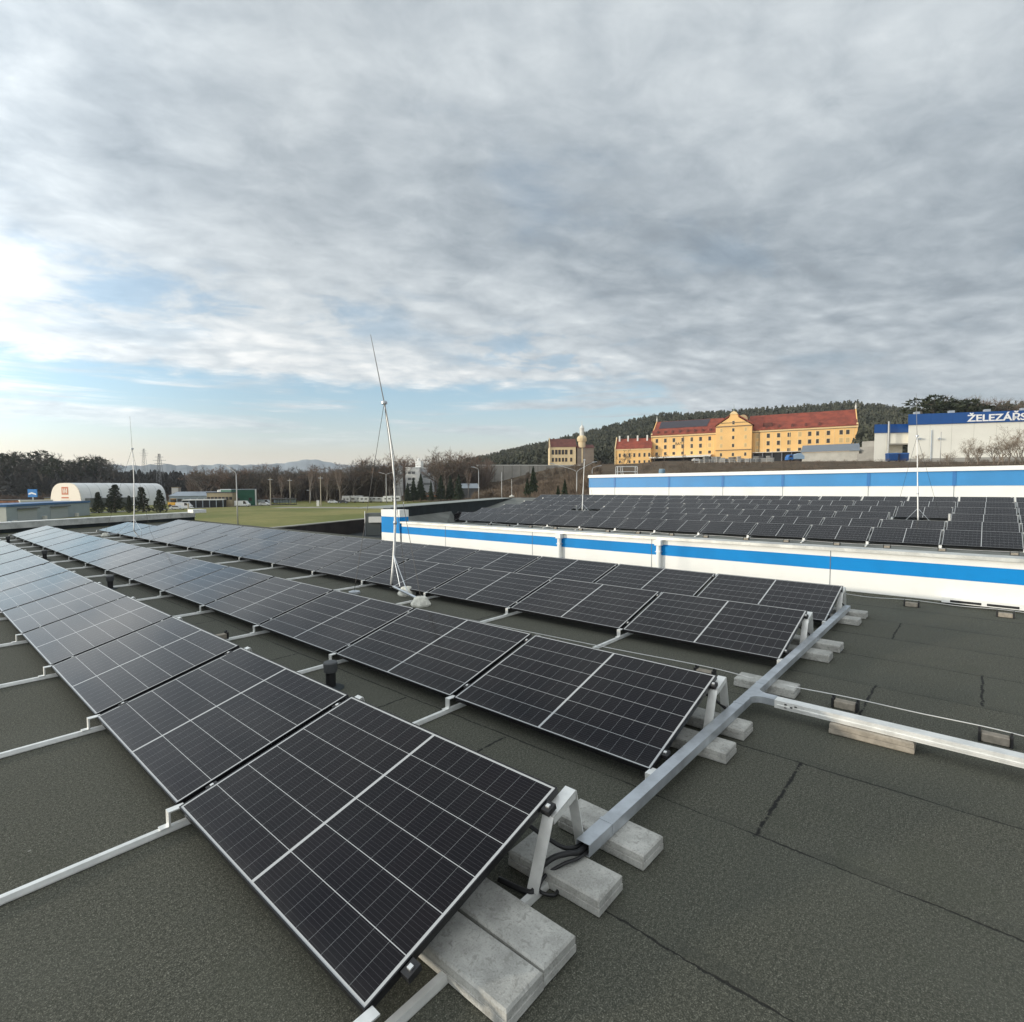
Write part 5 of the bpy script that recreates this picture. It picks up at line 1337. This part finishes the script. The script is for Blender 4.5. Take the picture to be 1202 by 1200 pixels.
# stored goods and fence before the mill
def yard_goods():
    F = Fr(815, 158, 906, 150, 549)
    t = F.thing('yard_fence', 'pale post and mesh fence along the yard before the mill', 'fence')
    n = 15
    for i in range(n+1):
        b = MB(); x = F.L*i/n; b.box(x-.06, x+.06, -.06, .06, -1, 2.2); b.build('post', mat('pale_fence_post', (.42, .40, .36), .8), t)
    b = MB()
    for z in (.3, .9, 1.5, 2.1): b.box(0, F.L, -.015, .015, z-.02, z+.02)
    b.build('wire', galv, t)
    for i in range(18):
        u = 822+i*4.9+rng.uniform(-1, 1); D = 166+rng.uniform(-3, 3)
        k = gthing('goods_stack', 'pale stack of stored goods, %s from the left in the yard before the mill' % ((NUM+['sixteenth', 'seventeenth', 'eighteenth'])[i]), 'goods stack', u, D, VA+rng.uniform(-.3, .3), 'stacks of goods in the yard before the mill')
        g = float(rng.uniform(.12, .50)); h = float(rng.uniform(.9, 2.3)); w_ = float(rng.uniform(.7, 1.5))
        b = MB(); nl = 4
        for q in range(nl): b.box(-w_/2+rng.uniform(-.06, .06), w_/2+rng.uniform(-.06, .06), -.5, .5, .15+h*q/nl, .15+h*(q+.86)/nl)
        b.build('load', mat('goods_%d' % (i % 6), (g, g*.97, g*.9), .8), k)
        b = MB(); b.box(-w_/2, w_/2, -.55, .55, 0, .12); b.build('pallet', mat('pallet_wood', (.25, .18, .11), .9), k)
    k = gthing('blue_truck', 'small blue and white truck parked in front of the dark loading dock', 'truck', 922, 196, VA)
    b = MB(); b.xprism([(0,.6),(1.9,.6),(1.9,2.5),(.7,2.5),(.05,1.5)], -1.1, 1.1, 'y'); b.build('cab', mat('truck_blue', (.03, .14, .40), .4), k, bevel=.05)
    b = MB(); b.xprism([(2.0,.9),(5.9,.9),(5.9,2.0),(4.6,3.0),(2.0,2.3)], -1.15, 1.15, 'y'); b.build('load_cover', mat('truck_cover', (.30, .42, .55), .5), k)
    b = MB(); b.box(.5, 1.6, -1.13, -1.105, 1.5, 2.2); b.build('window', winm, k)
    for x in (.9, 4.6):
        b = MB(); b.tube([(x, -1.15, .45), (x, -.85, .45)], .45, 12); b.build('wheel', rubber, k)
    for i, (u, D) in enumerate(((812, 262), (823, 262))):
        make_car('parked_car', ['white', 'silver'][i]+' car parked under the loading canopy of the mill', 'car', u, D, VA, ((.65,.65,.65), (.4,.42,.43))[i])
yard_goods()

# ================================================================== trees
bark = mat('grey_brown_bark', (.12, .10, .08), .95, 0, .2, 2)
twig = mat('brown_twigs', (.155, .12, .092), .95, 0, .25, .6)
twig2 = mat('reddish_twigs', (.19, .125, .09), .95, 0, .2, .6)
twigd = mat('dark_twigs', (.070, .062, .054), .95, 0, .25, .4)
birch = mat('pale_birch_bark', (.27, .235, .20), .9, 0, .2, 2)
needle = mat('dark_needles', (.022, .034, .017), .9, 0, .45, .8, col2=(.040, .055, .026))
needle2 = mat('pine_needles', (.020, .030, .016), .9, 0, .4, .9, col2=(.050, .058, .028))
def mesh_np(name, V, F, m):
    """fast triangle/quad soup"""
    V = np.asarray(V, np.float32).reshape(-1, 3); F = np.asarray(F, np.int32); k = F.shape[1]
    me = bpy.data.meshes.new(name); me.vertices.add(len(V)); me.vertices.foreach_set('co', V.ravel())
    me.loops.add(F.size); me.loops.foreach_set('vertex_index', F.ravel())
    me.polygons.add(len(F)); me.polygons.foreach_set('loop_start', np.arange(0, F.size, k, dtype=np.int32)); me.polygons.foreach_set('loop_total', np.full(len(F), k, np.int32))
    me.materials.append(m); me.update(calc_edges=True); me.validate(); return me
def ribbons(A, B, w_, r=rng, taper=.3):
    """flat tapering quads from A to B"""
    A = np.asarray(A, float); B = np.asarray(B, float); n = len(A)
    d = B-A; q = r.normal(size=(n, 3)); s = np.cross(d, q); s /= (np.linalg.norm(s, axis=1, keepdims=True)+1e-9)
    w_ = np.broadcast_to(np.asarray(w_, float), (n,))[:, None]
    V = np.stack([A-s*w_/2, A+s*w_/2, B+s*w_/2*taper, B-s*w_/2*taper], 1).reshape(-1, 3)
    return V, np.arange(4*n).reshape(-1, 4)
def bare_tree_meshes(seed, H=12.0, spread=.75, upright=.5, twigm=twig, barkm=bark, nt=1400, stems=1, tw=.032):
    r = np.random.default_rng(seed); tb = MB(); TA_ = []; TB_ = []; tips = []
    def grow(p, d, L, rad, lev):
        n = 3; pts = [p]; rr = [rad]; q = p.copy(); dd = d.copy()
        for i in range(n):
            dd = dd+r.normal(0, .10+.05*lev, 3); dd[2] += .05*upright; dd /= np.linalg.norm(dd); q = q+dd*L/n; pts.append(q.copy()); rr.append(rad*(1-.45*(i+1)/n))
        tb.tube(pts, rr, 6 if lev == 0 else (4 if lev < 3 else 3), cap=False)
        if lev >= 4: tips.append((pts, rr[-1])); return
        if lev >= 3: tips.append((pts, rr[-1]))
        k = r.integers(3, 5) if lev < 2 else r.integers(2, 4)
        for j in range(k):
            f = r.uniform(.45, 1.0) if lev else r.uniform(.35, 1.0); i0 = min(n-1, int(f*n)); b0 = pts[i0]+(pts[i0+1]-pts[i0])*(f*n-i0)
            a = r.uniform(0, 2*math.pi); sd = np.array([math.cos(a), math.sin(a), 0])
            nd = dd*(1-spread*.6)+sd*spread+np.array([0, 0, upright*.55]); nd /= np.linalg.norm(nd)
            grow(b0, nd, L*r.uniform(.55, .80), rr[i0]*.62, lev+1)
    for s_ in range(stems):
        d = np.array([r.normal(0, .12 if stems > 1 else .03), r.normal(0, .12 if stems > 1 else .03), 1.0]); d /= np.linalg.norm(d)
        grow(np.array([r.normal(0, .25)*(stems > 1), r.normal(0, .25)*(stems > 1), -.2]), d, H*.42, H*.021/math.sqrt(stems), 0)
    zs = max(v[2] for v in tb.v)
    k = max(1, nt//max(1, len(tips)))
    for pts, rad in tips:
        for _ in range(k):
            f = r.uniform(.1, 1)*(len(pts)-1); i0 = min(len(pts)-2, int(f)); b0 = pts[i0]+(pts[i0+1]-pts[i0])*(f-i0)
            d = pts[i0+1]-pts[i0]; d = d/(np.linalg.norm(d)+1e-9)+r.normal(0, .55, 3); d[2] += .2; d /= np.linalg.norm(d)
            TA_.append(b0); TB_.append(b0+d*r.uniform(.35, 1.0)*H*.065)
    sc = H/max(max(b[2] for b in TB_), zs)
    tb.v = [(x*sc, y*sc, z*sc) for x, y, z in tb.v]
    V, F_ = ribbons(np.array(TA_)*sc, np.array(TB_)*sc, tw, r)
    me1 = bpy.data.meshes.new('trunk'); me1.from_pydata(tb.v, [], tb.f); me1.materials.append(barkm); me1.update()
    me2 = mesh_np('crown', V, F_, twigm); return me1, me2
def spruce_meshes(seed, H=11.0, R_=2.3, n=2600):
    r = np.random.default_rng(seed); A = []; B = []
    z = r.uniform(.06, 1, n)**.85; a = r.uniform(0, 2*math.pi, n); lob = 1+.22*np.sin(a*3+r.uniform(0, 6)+z*9)+.16*np.sin(z*55)
    rad = R_*(1-z)**.85*lob*r.uniform(.35, 1.05, n)+.08
    A = np.stack([rad*.55*np.cos(a), rad*.55*np.sin(a), z*H+rad*.12], 1)
    B = np.stack([rad*1.05*np.cos(a), rad*1.05*np.sin(a), z*H-rad*.22+r.normal(0, .1, n)], 1)
    V, F_ = ribbons(A, B, r.uniform(.16, .34, n), r, .25)
    tb = MB(); tb.tube([(0,0,-.3), (0,0,H*.5), (0,0,H*.98)], [H*.018, H*.011, .02], 6)
    me1 = bpy.data.meshes.new('trunk'); me1.from_pydata(tb.v, [], tb.f); me1.materials.append(bark); me1.update()
    return me1, mesh_np('crown', V, F_, needle)
def pine_meshes(seed, H=9.0, R_=2.6, nc=16, low=.25, n=130, flat=.6, cone=False):
    r = np.random.default_rng(seed); tb = MB(); A = []; B = []
    bend = r.normal(0, .25, 2)
    tb.tube([(0,0,-.3), (bend[0]*.4, bend[1]*.4, H*.5), (bend[0], bend[1], H*.95)], [H*.026, H*.018, H*.006], 6)
    for c in range(nc):
        f = low+(1-low)*(c+.5)/nc; a = c*2.4+r.uniform(0, 1); prof = math.sin(math.pi*min(1, (1-f)/(1-low)*.85+.12))
        prof = (1-f)/(1-low)*.9+.08 if cone else prof
        rr = R_*prof*r.uniform(.45, .95) if c < nc-1 else .2
        cpt = np.array([rr*math.cos(a)+bend[0]*f, rr*math.sin(a)+bend[1]*f, H*f]); cr = R_*r.uniform(.34, .52)*((.45+.6*prof) if cone else 1)
        tb.tube([(bend[0]*f*.8, bend[1]*f*.8, H*f-.6), tuple(cpt)], [.07, .03], 4)
        q = r.normal(size=(n, 3)); q /= np.linalg.norm(q, axis=1, keepdims=True); q *= cr*r.uniform(.4, 1, (n, 1))**.5; q[:, 2] *= flat
        A.append(cpt+q*.75); B.append(cpt+q*1.12+r.normal(0, .08, (n, 3)))
    A = np.concatenate(A); B = np.concatenate(B)
    V, F_ = ribbons(A, B, r.uniform(.14, .34, len(A)), r, .3)
    me1 = bpy.data.meshes.new('trunk'); me1.from_pydata(tb.v, [], tb.f); me1.materials.append(bark); me1.update()
    return me1, mesh_np('crown', V, F_, needle2)
def plant(name, label, cat, meshes, x, y, z, h, H0, group=None, wid=1.0):
    t = thing(name, label, cat, (x, y, z), random.uniform(0, 6.28), group); s = h/H0; t.scale = (s*wid, s*wid, s)
    for nm, me in zip(('trunk', 'crown'), meshes):
        o = bpy.data.objects.new(nm, me); COL.objects.link(o); o.parent = t
    return t
BT = [bare_tree_meshes(10+i, 12, .7, .6, (twig, twig, twig2, twigd)[i % 4], nt=1500, tw=.045) for i in range(5)]
FRT = [bare_tree_meshes(160+i, 4, .55, .8, mat('light_twigs', (.25, .20, .15), .95, 0, .2, 1), mat('light_bark', (.22, .18, .14), .95, 0, .2, 1), nt=1700, stems=(1, 3, 4)[i], tw=.014) for i in range(3)]
BIG = [bare_tree_meshes(40+i, 12, .95, .35, twigd if i else twig, nt=2600, tw=.035) for i in range(2)]
BIR = [bare_tree_meshes(60+i, 12, .45, .9, twig2, birch, nt=1100, tw=.04) for i in range(2)]
SHR = [bare_tree_meshes(80+i, 4, .7, .6, (twig2, twig)[i % 2], nt=800, stems=4, tw=.022) for i in range(3)]
SPR = [spruce_meshes(100+i) for i in range(3)]
PIN = [pine_meshes(120+i, R_=2.6, nc=34, low=.08, n=140, flat=.75, cone=True) for i in range(3)]
PIH = [pine_meshes(140+i, H=9, R_=2.6, nc=13, low=.5, n=120, flat=.55) for i in range(3)]

# five bushy pines in front of the arched hall
for i, (u, vt, vb, wd) in enumerate(((115, 577.5, 602, 1.1), (134, 568.5, 602.5, 1.25), (151, 582, 601, .9), (167, 571.5, 602, 1.15), (187, 574.5, 601, 1.0))):
    D = 157+(i % 2)*3; x, y, z = gpos(u, D); h = zat(u, vt, D)-z
    plant('pine_tree', 'bushy dark pine in front of the arched hall, %s from the left' % NUM[i], 'pine tree', PIN[i % 3], x, y, z, h, 9.3, 'pines in front of the arched hall', wd)
for i, (u, vt) in enumerate(((478.5, 567), (485.5, 561), (494, 556.5), (506, 564), (517.5, 558), (528.5, 558.5), (538.5, 557))):
    D = 232+(i % 3)*3; x, y, z = gpos(u, D); h = zat(u, vt, D)-z
    plant('spruce_tree', 'dark spruce in the row before the white factory, %s from the left' % NUM[i], 'spruce tree', SPR[i % 3], x, y, z, h, 11, 'spruces in the row before the factory', 1.15 if i != 3 else .8)
for i, (u, vt, D) in enumerate(((619, 562, 130), (626, 548, 165), (663, 563, 125), (655, 570, 120))):
    x, y, z = gpos(u, D); h = zat(u, vt, D)-z
    plant('spruce_tree', 'dark conifer in the scrub beyond the far roof, %s from the left' % ['nearest', 'tallest, second', 'third', 'shorter, last'][i], 'spruce tree', SPR[i % 3], x, y, z, h, 11, 'conifers in the scrub beyond the far roof')
# individual bare trees along the tree line
k = 0
lbl_line = 'bare brown deciduous tree in the tree line across the field'
for i in range(120):
    u = 232+i*2.68+rng.uniform(-3, 3); D = 252+rng.uniform(0, 42)
    if u > 462 and u < 512 and D < 300: D = 312+rng.uniform(0, 25)
    x, y, z = gpos(u, D)
    tv = np.interp(u, [230, 300, 330, 400, 420, 445, 480, 520, 540, 560], [547, 545, 549, 545, 537, 534, 541, 528, 526, 534])+rng.normal(3, 4)
    h = max(5, zat(u, tv, D)-z)
    plant('bare_tree', lbl_line, 'bare tree', BT[int(rng.integers(5))], x, y, z, h, 12, 'bare trees in the line across the field', 1.25)
for i, (u, vt) in enumerate(((363, 548), (384, 555), (399, 549), (549, 548), (330, 557))):
    D = 243; x, y, z = gpos(u, D)
    plant('birch_tree', 'slender pale birch trunk in front of the tree line, %s' % ['between the utility poles', 'second of them', 'left of the caravans', 'right of the spruces', 'above the bus shelter'][i], 'birch tree', BIR[i % 2], x, y, z, zat(u, vt, D)-z, 12, 'birches in front of the tree line', .5)
# dark trees on the left ridge that stand against the sky
for i in range(34):
    u = -20+i*4.7+rng.uniform(-2, 2); D = 330+rng.uniform(0, 60); x, y, z = gpos(u, D)
    tv = np.interp(u, [-20, 0, 50, 85, 100, 135, 145], [526, 527, 528, 538, 531, 534, 545])+abs(rng.normal(0, 4))
    h = zat(u, tv, D)-z
    if i % 4 == 2: plant('pine_tree', 'dark pine standing in the wood on the left ridge', 'pine tree', PIH[i % 3], x, y, z, h*.97, 9.2, 'pines on the left ridge', 1.0)
    else: plant('bare_tree', 'dark bare tree standing against the sky on the left ridge', 'bare tree', BT[3] if i % 2 else BIG[1], x, y, z, h, 12, 'bare trees on the left ridge', 1.0)
# trees behind and before the hardware hall
for i, (u, vt, D, wd) in enumerate(((1152, 459, 205, 1.1), (1190, 469, 215, 1.0), (1118, 474, 215, .8), (1084, 467, 230, .9))):
    x, y, z = gpos(u, D); z = min(z, 12)
    plant('bare_tree', ['large round bare tree behind the shop lettering', 'bare tree behind the hall at the right edge', 'thin bare tree between the pines behind the hall', 'pale bare tree left of the pines behind the hall'][i], 'bare tree', BIG[0], x, y, z, zat(u, vt, D)-z, 12, None, wd)
for i, (u, vt) in enumerate(((1096, 466), (1106, 470), (1114, 472), (1132, 471), (1141, 475), (1163, 478))):
    D = 200+(i % 3)*8; x, y, z = gpos(u, D); z = min(z, 12)
    plant('pine_tree', 'flat topped dark pine behind the hardware hall, %s from the left' % NUM[i], 'pine tree', PIH[i % 3], x, y, z, zat(u, vt, D)-z, 9.2, 'pines behind the hardware hall', 1.25)
for i, (u, vt, D) in enumerate(((1078, 530, 88), (1110, 528, 90), (1133, 512, 92), (1145, 520, 90), (1182, 505, 88), (1200, 497, 92), (1164, 517, 90), (1215, 505, 88))):
    x, y, z = gpos(u, D)
    plant('bare_tree', 'leafless light brown tree in front of the hardware hall wall, %s from the left' % NUM[[0,1,2,3,5,6,4,7][i]], 'bare tree', FRT[i % 3], x, y, z-.3, zat(u, vt, D)-z+.3, 4, 'bare trees in front of the hardware hall', 1.25)
# shrubs along the bank between the blue band roof and the mill
for i in range(110):
    u = 690+i*4.75+rng.uniform(-3, 3); D = rng.uniform(66, 118); x, y, z = gpos(u, D)
    vt = rng.uniform(538.5, 546); h = zat(u, vt, D)-z
    if h < 1.0: h = 1.0
    plant('bare_shrub', 'brown leafless shrub on the bank behind the upper blue band', 'shrub', SHR[int(rng.integers(3))], x, y, z-.1, min(h+.1, 3.2), 4, 'leafless shrubs on the bank', 1.6)
for i, (u, vt) in enumerate(((732, 527), (768, 530), (779, 532), (802, 533))):
    D = 180; x, y, z = gpos(u, D)
    plant('bare_tree', 'small bare tree in front of the yellow buildings, %s from the left' % NUM[i], 'bare tree', BT[i], x, y, z, zat(u, vt, D)-z, 12, 'small bare trees before the yellow buildings', 1.1)

# ------------------------------------------------------------------ woods that read as one mass
def scatter(name, label, cat, tmpl, pts, m):
    Vs = []; Fs = []; off = 0
    for (x, y, z, s, w_) in pts:
        V, F_ = tmpl[int(rng.integers(len(tmpl)))]; a = rng.uniform(0, 6.28); c, d = math.cos(a), math.sin(a)
        Q = np.empty_like(V); Q[:, 0] = (V[:, 0]*c-V[:, 1]*d)*w_+x; Q[:, 1] = (V[:, 0]*d+V[:, 1]*c)*w_+y; Q[:, 2] = V[:, 2]*s+z
        Vs.append(Q); Fs.append(F_+off); off += len(V)
    me = mesh_np(name, np.concatenate(Vs), np.concatenate(Fs), m); o = bpy.data.objects.new(name, me); COL.objects.link(o)
    return tag(o, label, cat, kind='stuff')
def con_tmpl(seed, n=46):     # unit height conifer
    r = np.random.default_rng(seed); z = r.uniform(.15, 1, n)**.8; a = r.uniform(0, 6.28, n); rd = .21*(1-z)**.6*(1+.3*np.sin(z*30+a))+.01
    A = np.stack([rd*.3*np.cos(a), rd*.3*np.sin(a), z+.04], 1); B = np.stack([rd*1.15*np.cos(a), rd*1.15*np.sin(a), z-.07], 1)
    return ribbons(A, B, r.uniform(.07, .13, n), r, .35)
def bro_tmpl(seed, n=110, w_=.010):
    r = np.random.default_rng(seed); q = r.normal(size=(n, 3)); q /= np.linalg.norm(q, axis=1, keepdims=True); rad = r.uniform(.3, 1, n)**.6
    C_ = np.stack([q[:, 0]*rad*.27, q[:, 1]*rad*.27, .58+q[:, 2]*rad*.38], 1); base = np.stack([C_[:, 0]*.45, C_[:, 1]*.45, C_[:, 2]-.20], 1)
    V1, F1 = ribbons(base, C_, r.uniform(w_*.7, w_*1.6, n), r, .4)
    nt_ = 5; a = r.uniform(0, 6.28, nt_); A = np.stack([.02*np.cos(a), .02*np.sin(a), np.zeros(nt_)], 1); B = np.stack([.14*np.cos(a), .14*np.sin(a), np.full(nt_, .7)], 1)
    V2, F2 = ribbons(A, B, .022, r, .3)
    return np.concatenate([V1, V2]), np.concatenate([F1, F2+len(V1)])
CT = [con_tmpl(200+i) for i in range(8)]; RT = [bro_tmpl(220+i) for i in range(8)]; RT2 = [bro_tmpl(240+i, 190, .012) for i in range(8)]
def region(n, u0, u1, D0, D1, h0, h1, wf=1.0, cond=None, pw=1.0):
    P = []
    while len(P) < n:
        u = rng.uniform(u0, u1); D = D0+(D1-D0)*rng.uniform()**pw
        if cond and not cond(u, D): continue
        x, y, z = gpos(u, D); h = rng.uniform(h0, h1); P.append((x, y, z-.3, h, h*wf*rng.uniform(.8, 1.2)))
    return P
forest = mat('hazed_hill_conifers', (.048, .054, .036), .95, 0, .4, .05, col2=(.088, .088, .060))  # base colour lightened towards brown-grey to put distance haze in
scatter('hill_forest', 'dark conifer forest covering the long hill behind the mill', 'forest', CT, region(8500, 545, 1290, 330, 790, 8, 13.5, 1.3, lambda u, D: D > np.interp(u, [545, 620, 700, 770, 1005, 1060, 1290], [420, 345, 345, 330, 300, 260, 235]) and D < 330+460, .8)
        + region(900, 1000, 1300, 232, 420, 9, 15, 1.1), forest)
brownwood = mat('brown_woodland', (.115, .090, .074), .95, 0, .3, .05, col2=(.17, .128, .10))
scatter('bare_woodland', 'brown leafless woodland filling the tree line across the field', 'woodland', RT2, region(1000, 225, 575, 262, 400, 10, 17, 1.0, lambda u, D: not (455 < u < 515 and D < 312)), brownwood)
scatter('scrub', 'brown scrub covering the slope below the villa', 'scrub', RT2, region(420, 556, 705, 175, 290, 1.6, 3.6, 1.8)+region(420, 556, 705, 120, 230, 3.0, 6.0, 1.5, lambda u, D: u > 600 or D > 185)+region(260, 545, 700, 95, 175, 2.2, 4.5, 1.4, lambda u, D: D > 110), mat('scrub_twigs', (.12, .09, .065), .95, 0, .3, .1, col2=(.18, .135, .095)))
darkwood = mat('dark_woodland', (.030, .032, .030), .95, 0, .4, .05, col2=(.052, .048, .042))
scatter('dark_wood', 'dark wood on the ridge at the left', 'woodland', RT2+CT, region(2300, -330, 236, 295, 520, 9, 15, 1.1, lambda u, D: D > np.interp(u, [-330, 130, 236], [295, 300, 330]), .8), darkwood)
scatter('brown_undergrowth', 'brown undergrowth behind the sheds at the left', 'scrub', RT, region(700, -200, 330, 236, 300, 2.5, 5.5, 1.5, lambda u, D: not (190 < u < 300 and D < 262)), mat('undergrowth_twigs', (.085, .058, .045), .95, 0, .3, .1))
# far hills
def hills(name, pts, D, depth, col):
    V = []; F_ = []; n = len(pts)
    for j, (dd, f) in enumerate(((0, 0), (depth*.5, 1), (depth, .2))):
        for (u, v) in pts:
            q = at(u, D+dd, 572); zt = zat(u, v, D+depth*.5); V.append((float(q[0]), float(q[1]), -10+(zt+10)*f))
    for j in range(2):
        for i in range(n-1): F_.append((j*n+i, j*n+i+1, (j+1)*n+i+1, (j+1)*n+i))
    me = bpy.data.meshes.new(name); me.from_pydata(V, [], F_); me.materials.append(mat(name+'_hazy_woods', col, .95, 0, .3, .004)); me.update()  # pale blue-grey colour has the far haze painted in
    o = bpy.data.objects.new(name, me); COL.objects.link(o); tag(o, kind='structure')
ph = lambda u: 0
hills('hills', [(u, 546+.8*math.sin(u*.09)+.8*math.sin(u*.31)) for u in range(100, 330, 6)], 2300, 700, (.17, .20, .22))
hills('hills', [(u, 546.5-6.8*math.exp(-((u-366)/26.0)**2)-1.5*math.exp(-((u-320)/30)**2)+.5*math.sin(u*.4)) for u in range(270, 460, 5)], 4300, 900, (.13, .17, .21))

# ------------------------------------------------------------------ winter air
hb = MB(); hb.box(-6800, 6800, -6800, 6800, -12, 330)
vm = bpy.data.materials.new('pale_air'); vm.use_nodes = True; vt_ = vm.node_tree; vt_.nodes.clear()
vo_ = vt_.nodes.new('ShaderNodeOutputMaterial'); pv_ = vt_.nodes.new('ShaderNodeVolumePrincipled')
pv_.inputs['Density'].default_value = .0001; pv_.inputs['Color'].default_value = (.86, .92, 1.0, 1); pv_.inputs['Anisotropy'].default_value = .2
vt_.links.new(pv_.outputs[0], vo_.inputs['Volume'])
tag(hb.build('haze', vm), kind='stuff')
